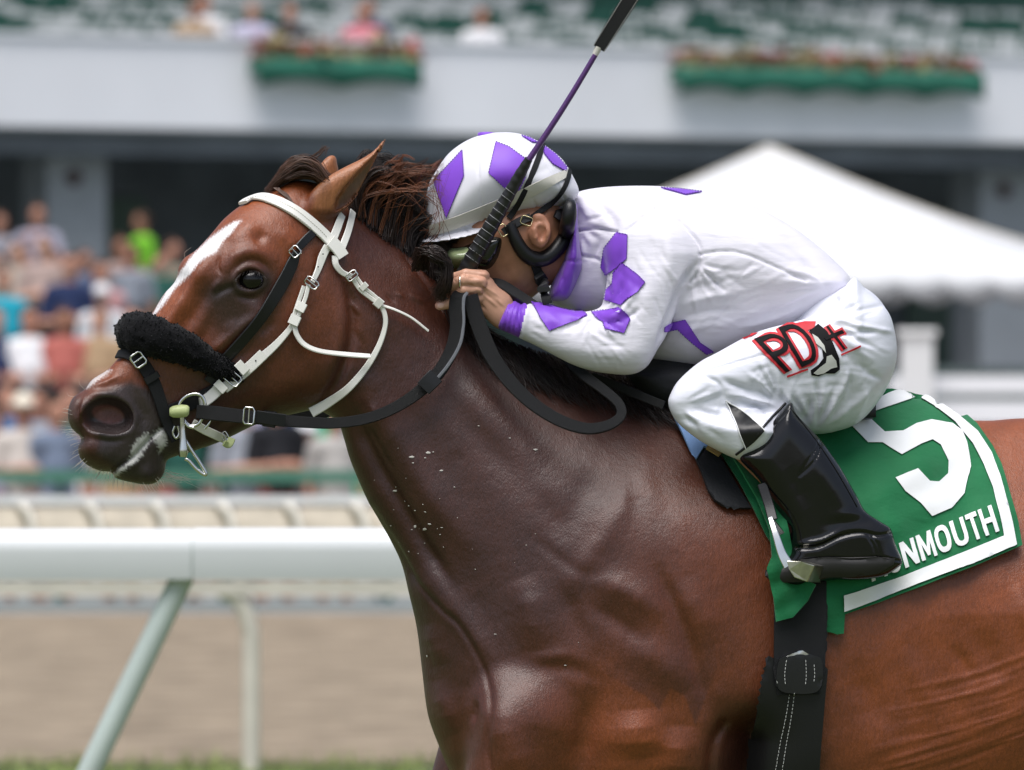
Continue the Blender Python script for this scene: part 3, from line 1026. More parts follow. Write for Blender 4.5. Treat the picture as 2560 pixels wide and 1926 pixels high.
HEAD_TOP = [(880, 530), (846, 492), (800, 462), (740, 452), (690, 474), (645, 494), (604, 513), (562, 546), (530, 583),
            (492, 624), (462, 645), (447, 668), (443, 692), (432, 712), (409, 737), (380, 784), (345, 832), (312, 872), (289, 903),
            (266, 927), (231, 949), (212, 974), (184, 993), (172, 1018), (170, 1045), (179, 1071), (203, 1096), (196, 1117),
            (197, 1136), (206, 1153), (226, 1168), (252, 1178), (276, 1181), (291, 1196), (322, 1205), (368, 1212),
            (396, 1203), (411, 1180), (417, 1153), (434, 1143), (470, 1133), (505, 1121), (545, 1107), (582, 1090), (635, 1064),
            (690, 1046), (740, 1034), (785, 1026), (818, 1036), (846, 1060), (860, 1098), (872, 1140), (884, 1172), (900, 1210),
            (922, 1258), (950, 1306), (977, 1354), (1004, 1413), (1023, 1489), (1042, 1576), (1055, 1684), (1069, 1786),
            (1096, 1863), (1124, 1928), (1180, 2040), (1280, 2130), (1500, 2210), (1900, 2260), (2300, 2230), (2600, 2140),
            (2800, 2060), (2960, 1990), (3080, 1850), (3170, 1600), (3150, 1350), (3060, 1190), (2920, 1090), (2750, 1047),
            (2560, 1046), (2470, 1052), (2400, 1046), (2330, 1018), (2210, 990), (2000, 1000), (1800, 1005), (1650, 965),
            (1500, 925), (1350, 885), (1250, 850), (1180, 805), (1118, 738), (1066, 676), (1012, 630), (957, 592), (914, 557)]
horse_poly = curve(HEAD_TOP, 5)

HB = tps([  # px, py, half width, rounding
    (750, 500, 92, 80), (610, 545, 112, 95), (545, 620, 128, 110), (630, 640, 150, 115), (600, 720, 142, 120), (480, 740, 98, 90),
    (390, 860, 74, 75), (300, 940, 62, 62), (240, 1040, 74, 62), (225, 1130, 60, 50), (260, 1150, 60, 50), (360, 1180, 50, 44), (330, 1080, 72, 60), (420, 1080, 60, 52),
    (520, 1080, 62, 60), (600, 1000, 86, 85), (560, 880, 104, 95), (720, 880, 128, 125), (700, 1000, 105, 95), (800, 950, 116, 110),
    (700, 720, 138, 120), (800, 800, 130, 130), (850, 700, 118, 130), (880, 590, 90, 110), (850, 520, 80, 80),
    (930, 900, 118, 140), (1000, 800, 118, 170), (1000, 1050, 125, 150), (1080, 760, 80, 150), (930, 1180, 100, 90), (1200, 1000, 160, 230),
    (1100, 1300, 165, 170), (1060, 1500, 150, 120), (1130, 1700, 190, 140), (1300, 1200, 225, 300), (1350, 950, 120, 240), (1250, 1500, 240, 230),
    (1500, 1400, 320, 380), (1400, 1700, 310, 280), (1600, 1150, 240, 330), (1650, 1010, 110, 260), (1900, 1500, 370, 420), (1800, 1200, 300, 340), (2200, 1600, 395, 450),
    (2500, 1500, 390, 430), (2300, 1100, 280, 360), (2000, 1100, 220, 330), (1300, 2000, 240, 220), (1900, 2150, 320, 330), (2800, 1500, 380, 420),
    (3050, 1500, 320, 330), (2560, 1100, 220, 350)])

hx = np.r_[np.arange(150, 2640, 4.6), np.arange(2640, 3260, 16)]
hz = np.r_[np.arange(330, 1960, 4.6), np.arange(1960, 3520, 18)]
hy = np.arange(-425, 426, 5.5)

def build_horse_mesh():
    d, B, R = inflate_grid(horse_poly, hx, hz, HB, 10)
    LY = hy[None, :, None].astype(np.float32)
    AL = np.abs(LY)
    F = inflate(d, B, R, LY)
    X = hx[:, None, None].astype(np.float32); Z = hz[None, None, :].astype(np.float32)
    def sub(x0, x1, z0, z1):
        return (slice(np.searchsorted(hx, x0), np.searchsorted(hx, x1)), slice(None), slice(np.searchsorted(hz, z0), np.searchsorted(hz, z1)))
    def infl_local(poly, B, R, cy, box_):
        s = sub(*box_)
        dd, b, r = inflate_grid(poly, hx[s[0]], hz[s[2]], (B, R), 2)
        cyv = cy(hx[s[0]][:, None, None], hz[s[2]][None, None, :]) if callable(cy) else cy
        return s, inflate(dd, b, r, LY - cyv), dd
    # near ear, its cup, far ear
    ear = curve([(968, 345), (938, 378), (905, 400), (862, 421), (822, 444), (790, 470), (768, 498), (758, 530), (785, 556), (820, 556), (850, 535), (872, 520), (892, 497), (908, 470), (928, 434), (946, 398), (958, 372)], 4)
    s, f, dd = infl_local(ear, 32, 34, lambda x, z: -80 - (z - 520) * -0.10, (740, 990, 335, 590))
    cup = curve([(840, 528), (844, 500), (868, 466), (902, 428), (936, 394), (950, 372), (944, 400), (926, 434), (906, 470), (888, 494), (866, 516)], 4)
    Xc, Zc = np.meshgrid(hx[s[0]], hz[s[2]], indexing='ij')
    dc = sd_poly(Xc, Zc, cup)[:, None, :]
    cy = (-80 - (Zc - 520) * -0.10)[:, None, :]
    cav = np.maximum(-dc * 1.0, (LY - cy) - 10)
    f = smax(f, -cav, 5)
    F[s] = smin(F[s], f, 14)
    ear2 = curve([(790, 430), (800, 408), (816, 391), (828, 386), (838, 391), (842, 408), (846, 430), (850, 470), (800, 480)], 4)
    s, f, _ = infl_local(ear2, 22, 26, 74, (760, 880, 370, 500))
    F[s] = smin(F[s], f, 12)
    # nostril
    nos = curve([(204, 1058), (212, 1028), (238, 1003), (270, 993), (304, 1000), (328, 1020), (337, 1050), (325, 1075), (293, 1086), (254, 1082), (222, 1076)], 4)
    s = sub(190, 350, 970, 1100)
    Xc, Zc = np.meshgrid(hx[s[0]], hz[s[2]], indexing='ij')
    dn = sd_poly(Xc, Zc, nos)[:, None, :]
    cav = np.maximum(-dn, 26 + np.maximum(0, 26 - dn) * 1.1 - AL)
    F[s] = smax(F[s], -cav, 7)
    # eye socket
    s = sub(570, 690, 650, 750)
    e = ellipsoid(hx[s[0]][:, None, None], AL, hz[s[2]][None, None, :], (628, 150, 700), (31, 34, 25), -0.1)
    F[s] = smax(F[s], -e, 6)
    # legs (below the frame, galloping)
    def limb(pts, rs):
        nonlocal F
        for (a, b, ra, rb) in zip(pts[:-1], pts[1:], rs[:-1], rs[1:]):
            m = max(ra, rb) + 40
            s = sub(min(a[0], b[0]) - m, max(a[0], b[0]) + m, min(a[2], b[2]) - m, max(a[2], b[2]) + m)
            f = capsule(hx[s[0]][:, None, None], LY, hz[s[2]][None, None, :], a, b, ra, rb)
            F[s] = smin(F[s], f, 40)
    limb([(1330, -190, 1800), (1240, -190, 2180), (1180, -190, 2620), (1230, -190, 3060), (1200, -190, 3300), (1150, -190, 3380)], [150, 105, 62, 50, 52, 66])
    limb([(1270, 200, 1800), (1120, 200, 2160), (900, 200, 2500), (1020, 200, 2860), (1080, 200, 3020), (1060, 200, 3110)], [150, 100, 62, 48, 50, 62])
    limb([(2880, -180, 1700), (2900, -180, 2150), (3120, -170, 2560), (2960, -170, 3000), (2900, -170, 3280), (2850, -170, 3385)], [240, 150, 72, 54, 54, 66])
    limb([(2880, 180, 1700), (2820, 180, 2200), (3000, 180, 2640), (2800, 180, 3040), (2720, 180, 3250), (2670, 180, 3340)], [240, 150, 72, 54, 54, 66])
    V, Q = nets(F, hx, hy, hz)
    # keep the largest piece of the shell (drops stray cells)
    V = relax(V, Q, 8, 0.5)
    return V, Q

HV, HQ = build_horse_mesh()
Hn = vnormals(HV, HQ)
ring = lambda cx, cy, rx, ry, rot=0.0, n=16, a0=0, a1=2 * math.pi: [(cx + rx * math.cos(a) * math.cos(rot) - ry * math.sin(a) * math.sin(rot), cy + rx * math.cos(a) * math.sin(rot) + ry * math.sin(a) * math.cos(rot)) for a in np.linspace(a0, a1, n)]
HS = [
    # --- eye: lids, brow, hollow above, tear trough
    (ring(628, 700, 38, 31, -0.12), 8, 5, 'full'),
    ([(590, 712), (604, 682), (628, 669), (654, 676), (668, 696)], 5, 4),
    ([(585, 690), (606, 662), (632, 652), (660, 660), (680, 682)], 6, -4),
    ([(566, 684), (590, 648), (625, 632), (662, 638), (695, 662)], 17, 9),
    ([(598, 716), (575, 722), (552, 733), (536, 748)], 8, -5), ([(560, 700), (545, 716), (535, 735)], 9, 5),
    ([(640, 612), (652, 597), (668, 580)], 15, -10), ([(690, 575), (725, 600), (740, 640)], 22, 9), ([(600, 590), (625, 570)], 20, 5),
    ([(655, 735), (640, 748), (610, 746), (590, 738)], 8, -5), ([(662, 768), (620, 775)], 12, 3),
    ([(560, 690), (548, 668), (556, 640)], 4, -4),
    # --- face: nasal bone edge, facial crest, cheek
    ([(560, 600), (500, 690), (430, 800), (385, 870)], 16, 7), ([(545, 690), (490, 780), (440, 850)], 20, -10),
    ([(690, 760), (620, 810), (560, 860), (505, 905)], 15, 10), ([(640, 850), (580, 900), (520, 945)], 22, -9), ([(540, 770), (520, 830), (475, 880)], 16, -5),
    ([(600, 800), (560, 830)], 10, 3), ([(690, 800), (650, 840)], 12, -4),
    ([(868, 700), (882, 790), (872, 880), (840, 960), (795, 1015)], 13, -15), ([(850, 720), (860, 800), (848, 880), (815, 950)], 20, 9),
    ([(790, 600), (800, 660), (790, 720)], 14, -8), ([(840, 560), (860, 620), (890, 700)], 16, 5),
    ([(640, 1010), (560, 1060), (500, 1085)], 14, -7), ([(700, 985), (740, 960)], 30, 4),
    # --- muzzle
    (ring(271, 1040, 68, 50, 0.2), 14, 3, 'full'), ([(205, 1000), (196, 1030), (203, 1062), (214, 1085)], 6, -9), ([(214, 1002), (245, 985), (300, 985)], 9, 4),
    ([(225, 1085), (250, 1098), (290, 1102), (325, 1090)], 9, -6), ([(230, 1120), (262, 1140)], 22, 6), ([(330, 1000), (360, 1040), (350, 1080)], 14, -5),
    ([(278, 1180), (305, 1162), (335, 1143), (365, 1112), (392, 1085), (420, 1060)], 5, -9, 'full'), ([(290, 1188), (330, 1168), (365, 1140)], 9, 5), ([(345, 1190), (385, 1180)], 16, 6),
    ([(232, 952), (260, 945), (290, 930)], 5, -4), ([(228, 966), (262, 958), (300, 940)], 5, 4), ([(238, 985), (280, 965), (330, 955)], 12, -4),
    ([(400, 1120), (412, 1150)], 10, -6), ([(330, 940), (360, 985), (375, 1030)], 12, 3),
    # --- neck
    ([(1006, 636), (1050, 690), (1092, 752), (1112, 790)], 5, -6), ([(990, 650), (1040, 715), (1080, 780)], 22, 7),
    ([(880, 1020), (930, 1130), (990, 1240), (1060, 1360), (1130, 1460)], 20, -14), ([(905, 930), (990, 1090), (1090, 1250), (1200, 1390)], 45, 16),
    ([(960, 780), (1100, 960), (1230, 1120), (1330, 1250)], 40, -8), ([(1090, 900), (1230, 1040), (1370, 1160)], 50, 10),
    ([(925, 1000), (945, 1040), (950, 1075)], 12, 5), ([(880, 820), (905, 860), (915, 930)], 10, -4), ([(870, 745), (905, 790)], 6, 4), ([(920, 1060), (990, 1180)], 8, -4),
    ([(1020, 735), (1040, 750), (1062, 762)], 5, 4), ([(990, 735), (1012, 745)], 4, 4), ([(965, 735), (992, 760)], 5, -4),
    # --- chest front and the fold beside it
    ([(930, 1275), (966, 1331), (1000, 1392), (1050, 1463), (1110, 1524), (1150, 1556), (1195, 1630), (1222, 1700), (1230, 1780), (1222, 1850), (1232, 1940)], 9, -5, 'full'),
    ([(1010, 1480), (1060, 1600), (1110, 1750), (1170, 1870)], 54, -12), ([(1060, 1560), (1095, 1660)], 30, 8), ([(1080, 1700), (1140, 1830)], 30, 10), ([(975, 1340), (1040, 1480)], 12, -8),
    ([(1040, 1430), (1120, 1500), (1200, 1600), (1260, 1710)], 32, 9), ([(1190, 1740), (1180, 1800)], 9, -8),
    # --- shoulder and arm
    ([(1620, 1120), (1560, 1250), (1480, 1380), (1400, 1480)], 30, 7), ([(1520, 1130), (1440, 1260), (1360, 1380)], 38, -6), ([(1575, 1170), (1582, 1290)], 18, -4), ([(1615, 1170), (1628, 1280)], 20, 3),
    ([(1300, 1440), (1330, 1520), (1340, 1620)], 40, 14), ([(1390, 1440), (1440, 1560), (1450, 1640)], 26, -7), ([(1350, 1230), (1400, 1330)], 24, -4), ([(1320, 1330), (1440, 1420), (1520, 1430)], 16, -3),
    ([(1470, 1430), (1580, 1480), (1650, 1540)], 34, 12), ([(1560, 1600), (1640, 1640), (1700, 1720)], 40, 12), ([(1460, 1500), (1560, 1560), (1620, 1610)], 22, -6),
    ([(1240, 1740), (1280, 1860), (1320, 1960)], 44, 18), ([(1480, 1700), (1460, 1820), (1450, 1940)], 30, -12), ([(1590, 1760), (1600, 1880)], 50, 18),
    ([(1340, 1655), (1420, 1660), (1500, 1690)], 20, -5), ([(1330, 1640), (1440, 1625)], 18, 4),
    ([(1630, 1400), (1700, 1560), (1745, 1700), (1760, 1790)], 20, -10), ([(1700, 1440), (1780, 1600)], 40, 10),
    ([(1860, 1840), (1850, 2000)], 62, -95, 'full'), ([(1800, 1800), (1772, 1850), (1762, 1960)], 13, -14, 'full'), ([(1690, 1800), (1690, 1950)], 44, 20), ([(1560, 1850), (1560, 1950)], 70, 14),
    # --- barrel: ribs, flank folds
    ([(2110, 1640), (2200, 1820)], 40, -8), ([(2240, 1600), (2320, 1780)], 26, 6), ([(2420, 1560), (2480, 1700)], 30, -8), ([(2360, 1600), (2420, 1700)], 18, -6), ([(2520, 1450), (2560, 1600)], 20, 8),
]
# skin folds running along the flank
for k in range(34):
    y = 1655 + k * 8.5 + random.uniform(-5, 5)
    x0 = 2330 - k * 6 + random.uniform(-90, 90); x1 = random.uniform(2450, 2640); t = (x1 - x0)
    s0 = random.uniform(.20, .30)
    HS.append(([(x0, y + 40), (x0 + t * .33, y + 40 - t * .33 * s0 + random.uniform(-4, 4)), (x0 + t * .66, y + 40 - t * .66 * s0 * 1.1 + random.uniform(-5, 5)), (x1, y + 40 - t * s0 * 1.25)], random.uniform(3.6, 6.0), random.choice((-1, 1)) * random.uniform(0.5, 1.6)))
# veins and small bumps over the whole coat
for k in range(60):
    x, y = random.uniform(900, 1850), random.uniform(700, 1900)
    a = random.uniform(0.6, 1.6)
    L = random.uniform(25, 90)
    HS.append(([(x, y), (x + L * math.cos(a) * .5 + random.uniform(-9, 9), y + L * math.sin(a) * .5), (x + L * math.cos(a), y + L * math.sin(a))], random.uniform(9, 24), random.uniform(-1.3, 1.3)))
HV2 = sculpt(HV, Hn, HS)

# --- coat colours (shade painted in behind the forearm, dark wet bay over neck and shoulder, redder face and flank, grey-black muzzle, white blaze)
def sm(a, b, x):
    t = np.clip((x - a) / (b - a), 0, 1)
    return t * t * (3 - 2 * t)

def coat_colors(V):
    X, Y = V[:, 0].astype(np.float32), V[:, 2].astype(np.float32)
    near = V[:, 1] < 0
    zone = tps([(600, 540, .95), (700, 600, .95), (720, 660, .8), (545, 625, .8), (640, 650, .5), (480, 780, .9), (440, 830, .95), (520, 720, .6), (650, 760, .3), (600, 800, .3), (690, 800, .45), (530, 850, .6), (510, 880, .7), (600, 880, .4), (380, 880, .8), (300, 930, .85), (200, 1050, .12), (225, 1135, .18), (190, 1000, .35), (240, 975, .5), (430, 1000, .28), (520, 1000, .2), (480, 930, .4), (700, 900, .5), (620, 1010, .22), (690, 1030, .2), (760, 760, .7), (800, 1000, .3),  # lower cheek and jaw darker than the face
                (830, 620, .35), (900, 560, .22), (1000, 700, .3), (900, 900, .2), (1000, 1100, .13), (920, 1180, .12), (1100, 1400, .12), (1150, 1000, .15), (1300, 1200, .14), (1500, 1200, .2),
                (1400, 1450, .16), (1600, 1400, .3), (1750, 1350, .5), (1850, 1500, .62), (1650, 1650, .55), (1600, 1800, .95), (1680, 1850, .8), (1450, 1850, .7), (1300, 1700, .25), (1150, 1800, .3), (1100, 1900, .42), (1380, 1920, .6), (1830, 1850, .12), (1850, 1950, .08), (1900, 1680, .6),  # low values behind the forearm paint its shade and elbow sweat into the coat
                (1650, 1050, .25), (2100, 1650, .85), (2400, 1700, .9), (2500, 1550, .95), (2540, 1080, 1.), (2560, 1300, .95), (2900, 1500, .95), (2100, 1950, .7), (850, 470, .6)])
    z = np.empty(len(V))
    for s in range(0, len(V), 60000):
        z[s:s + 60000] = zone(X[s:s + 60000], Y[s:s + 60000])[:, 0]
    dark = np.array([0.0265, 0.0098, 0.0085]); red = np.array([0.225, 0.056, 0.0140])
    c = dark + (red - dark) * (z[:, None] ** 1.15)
    # patchy drying: broad irregular tone
    nzl = np.sin(X * .021 + 1.7 * np.sin(Y * .013)) * np.sin(Y * .027 + 1.3 * np.sin(X * .017)) + .6 * np.sin(X * .057 + Y * .041 + 2 * np.sin(Y * .03))
    c = c * (1 + .09 * nzl[:, None])
    # ragged sweat edge low on the shoulder
    zl = np.interp(X, [1500, 1573, 1611, 1642, 1669, 1704, 1731, 1758, 1775, 1800], [1668, 1708, 1729, 1762, 1708, 1726, 1797, 1725, 1679, 1600])
    w = sm(-5, 5, zl - Y) * sm(230, 40, zl - Y) * sm(1480, 1590, X) * sm(1800, 1745, X)
    w = w[:, None] * near[:, None] * .5
    c = c * (1 - w) + dark * 2.0 * w
    # muzzle, lips, chin
    mz = sm(30, -70, d_line(X, Y, np.array([(230, 1040), (300, 1060), (380, 1150)])) - 70) * near
    mz2 = sm(0, 26, sd_poly(X, Y, np.array([(196, 1010), (250, 966), (330, 940), (415, 975), (480, 1040), (480, 1110), (430, 1160), (400, 1215), (300, 1205), (285, 1180), (230, 1140), (240, 1100), (215, 1080)])))
    gm = np.maximum(mz2 * near, 0)[:, None]
    c = c * (1 - gm * .93) + np.array([0.030, 0.022, 0.022]) * gm * .93
    lip = sm(26, -4, d_line(X, Y, np.array([(205, 1110), (206, 1150), (240, 1172), (272, 1180)])))[:, None]
    c = c * (1 - lip * .8) + np.array([0.075, 0.040, 0.026]) * lip * .8
    nose = sm(20, -2, d_line(X, Y, np.array([(185, 1000), (180, 1040), (190, 1080)])))[:, None]
    c = c * (1 - nose * .7) + np.array([0.065, 0.038, 0.030]) * nose * .8
    # around the eye and jaw corner
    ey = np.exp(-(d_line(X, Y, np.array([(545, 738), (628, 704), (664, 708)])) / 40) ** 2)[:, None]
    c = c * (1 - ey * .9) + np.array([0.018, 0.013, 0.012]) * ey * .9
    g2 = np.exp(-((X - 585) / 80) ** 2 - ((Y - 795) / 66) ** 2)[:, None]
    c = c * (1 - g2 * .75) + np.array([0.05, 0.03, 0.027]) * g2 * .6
    # white blaze, narrowing to a stripe
    bl = sd_poly(X, Y, np.array([(606, 553), (596, 566), (582, 585), (560, 606), (545, 632), (520, 645), (500, 660), (478, 688), (440, 722), (415, 758), (388, 790), (376, 796), (396, 760), (425, 712), (462, 668), (486, 634), (520, 600), (560, 572), (588, 556)]))
    nz = np.sin(X * .9 + Y * .4) * 1.6 + np.sin(X * .37 - Y * .83) * 1.6
    b = sm(-4, 5, bl + nz)[:, None]
    c = c * (1 - b) + np.array([0.74, 0.72, 0.72]) * b
    sn = sm(-4, 4, sd_poly(X, Y, np.array([(268, 924), (231, 946), (213, 970), (222, 972), (246, 952), (280, 926)])) + nz)[:, None]
    c = c * (1 - sn * .75) + np.array([0.62, 0.58, 0.56]) * sn * .75
    # pale froth at the lips
    for pl, k in (([(283, 1187), (300, 1172), (318, 1160), (330, 1140), (332, 1118), (352, 1092), (372, 1082), (378, 1100), (364, 1122), (356, 1142), (338, 1158), (312, 1176), (292, 1192)], 1), ([(380, 1090), (402, 1070), (420, 1084), (418, 1112), (402, 1132), (394, 1110)], 1)):
        n2 = np.sin(X * 1.3 + Y * .9) * 2.2 + np.sin(X * .6 - Y * 1.1) * 2.6
        f = sm(-3, 3, sd_poly(X, Y, np.array(pl)) + n2)[:, None] * near[:, None]
        c = c * (1 - f * .85) + np.array([0.50, 0.50, 0.47]) * f * .85
    # pink inside of the nostril, brown ears
    ins = sd_poly(X, Y, np.array(ring(272, 1036, 46, 28, 0.2)))
    pk = (sm(0, 10, ins) * sm(66, 54, np.abs(V[:, 1])))[:, None]
    c = c * (1 - pk) + np.array([0.15, 0.055, 0.052]) * pk
    er = sm(0, 22, sd_poly(X, Y, np.array([(775, 535), (785, 380), (1000, 320), (930, 470), (860, 540)])))[:, None]
    c = c * (1 - er * .8) + np.array([0.36, 0.14, 0.055]) * er * .8
    cup = sm(0, 8, sd_poly(X, Y, np.array([(838, 532), (846, 500), (868, 466), (902, 428), (944, 384), (926, 434), (906, 470), (888, 496), (860, 522)])))[:, None]
    c = c * (1 - cup * .75) + np.array([0.12, 0.075, 0.055]) * cup * .75
    return c

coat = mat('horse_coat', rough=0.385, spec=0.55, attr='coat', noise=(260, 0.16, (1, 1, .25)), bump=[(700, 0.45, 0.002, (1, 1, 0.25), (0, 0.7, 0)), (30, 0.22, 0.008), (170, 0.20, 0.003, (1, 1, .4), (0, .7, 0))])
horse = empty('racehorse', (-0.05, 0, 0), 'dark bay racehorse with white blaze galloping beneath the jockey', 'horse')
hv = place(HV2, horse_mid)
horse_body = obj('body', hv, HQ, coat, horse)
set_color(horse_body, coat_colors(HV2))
horse_bvh = bvh(horse_body)

# ------------------------------------------------------------------ the jockey
m_silk = mat('white_silk', (0.70, 0.682, 0.755), 0.5, spec=0.35, sheen=0.15, bump=[(900, 0.06, 0.0006), (9, 0.14, 0.014, (1, 1, 1.6), (0, 0.6, 0)), (13, 0.20, 0.012, (.7, 1, 3.6), (0, 0.75, 0))])
m_purple = mat('purple_silk', (0.20, 0.052, 0.56), 0.45, spec=0.4, sheen=0.2, noise=(30, 0.06), bump=[(700, 0.08, 0.0006)])
m_dpurple = mat('deep_purple_collar', (0.15, 0.035, 0.43), 0.5, sheen=0.2, bump=[(26, 0.15, 0.006, (3, 1, .6))])
m_breech = mat('white_breeches_nylon', (0.73, 0.74, 0.82), 0.36, spec=0.5, bump=[(900, 0.05, 0.0006), (14, 0.12, 0.008, (1, 1, 1.4), (0, -0.5, 0)), (15, 0.16, 0.010, (.7, 1, 3.2), (0, -.9, 0))])
m_boot = mat('black_patent_leather', (0.004, 0.004, 0.005), 0.15, spec=0.5, bump=[(420, 0.10, 0.0008), (40, 0.05, 0.002)])
m_black = mat('black_leather', (0.007, 0.007, 0.008), 0.40, spec=0.4, bump=[(300, 0.15, 0.001)])
m_web = mat('black_webbing', (0.008, 0.0085, 0.010), 0.65, spec=0.3, weave=(420, 0.35, 0.0006, 0.5))
m_skin = mat('skin', (0.45, 0.235, 0.155), 0.45, spec=0.4, attr='tone', noise=(70, .10), bump=[(500, 0.10, 0.0006), (120, 0.08, 0.001)])
m_cap = mat('white_cap_fabric', (0.69, 0.685, 0.745), 0.55, sheen=0.15, bump=[(800, 0.06, 0.0005), (22, 0.05, 0.004)])
m_elastic = mat('cream_elastic', (0.62, 0.60, 0.54), 0.7, weave=(300, 0.3, 0.0006, 0.4))
m_steel = mat('polished_steel', (0.72, 0.72, 0.70), 0.18, 1.0, noise=(40, 0.1))
m_brass = mat('brass', (0.78, 0.66, 0.40), 0.25, 1.0)

jockey = empty('person', W(1950, 1455, -0.2), 'jockey in white and purple silks crouching low over the racehorse\'s neck', 'person')

def grid(x, y, z):
    return np.asarray(x, float), np.asarray(y, float), np.asarray(z, float)
def infl(poly, B, R, cy, gx, gy, gz, blur=2):
    d, b, r = inflate_grid(poly, gx, gz, B if callable(B) else (B, R), blur)
    LY = gy[None, :, None].astype(np.float32)
    if callable(cy): cy = cy(gx[:, None, None], gz[None, None, :])
    return inflate(d, b, r, LY - np.asarray(cy, np.float32))
def mesh_from(F, gx, gy, gz, strokes=(), it=6):
    V, Q = nets(F, gx, gy, gz)
    V = relax(V, Q, it, .5)
    N = vnormals(V, Q)
    return (sculpt(V, N, strokes) if len(strokes) else V), Q

m_pthread = mat('violet_thread', (0.085, 0.02, 0.26), .7)
# ---- jacket
torso_poly = curve([(1432, 500), (1450, 479), (1530, 467), (1650, 466), (1736, 478), (1820, 497), (1898, 522), (1960, 554), (2014, 590), (2083, 648), (2128, 700), (2110, 745), (2050, 800), (1990, 828), (1900, 862),
                    (1800, 905), (1720, 925), (1640, 905), (1560, 850), (1480, 800), (1420, 778), (1378, 752), (1392, 680), (1415, 580)], 5)
sleeve_poly = curve([(1560, 530), (1640, 522), (1708, 560), (1742, 630), (1722, 705), (1695, 752), (1681, 792), (1661, 842), (1639, 877), (1613, 918), (1574, 937), (1512, 934), (1469, 926), (1426, 911), (1383, 889),
                     (1339, 866), (1296, 846), (1246, 824), (1190, 800), (1170, 770), (1215, 745), (1273, 752), (1300, 754), (1330, 758), (1365, 764), (1417, 777), (1461, 781), (1498, 770), (1508, 740), (1515, 704), (1517, 670), (1512, 620), (1525, 565)], 5)
sleeveBR = tps([(1640, 560, 88, 80), (1620, 680, 86, 88), (1590, 800, 78, 80), (1580, 890, 62, 60), (1480, 850, 62, 66), (1380, 815, 56, 55), (1260, 788, 50, 38)])
def sleeve_cy(x, z):
    t = np.clip((z - 560) / 320, 0, 1)
    return -142 - 85 * t + np.clip((1560 - x) / 300, 0, 1) * 0
jx = np.arange(1215, 2150, 4.0); jy = np.arange(-320, 330, 5.0); jz = np.arange(450, 955, 4.0)
Ft = infl(torso_poly, tps([(1450, 520, 90, 110), (1560, 560, 185, 150), (1650, 640, 205, 170), (1850, 640, 205, 180), (2050, 720, 185, 140), (1500, 740, 120, 120), (1700, 850, 170, 150), (1420, 700, 95, 90)]), 0, lambda x, z: (x - 1700) * 0.06, jx, jy, jz, 6)
Fs = infl(sleeve_poly, sleeveBR, 0, sleeve_cy, jx, jy, jz, 3)
Fs = smax(Fs, (-(jx[:, None, None] - 1258) * .927 - (jz[None, None, :] - 786.5) * .376).astype(np.float32), 6)
LYj = jy[None, :, None]; Xj = jx[:, None, None]; Zj = jz[None, None, :]
far = smin(capsule(Xj, LYj, Zj, (1640, 170, 610), (1560, 250, 860), 82, 62), capsule(Xj, LYj, Zj, (1560, 250, 860), (1300, 70, 790), 60, 40), 20)
F = smin(smin(Ft, Fs, 16), far, 24)
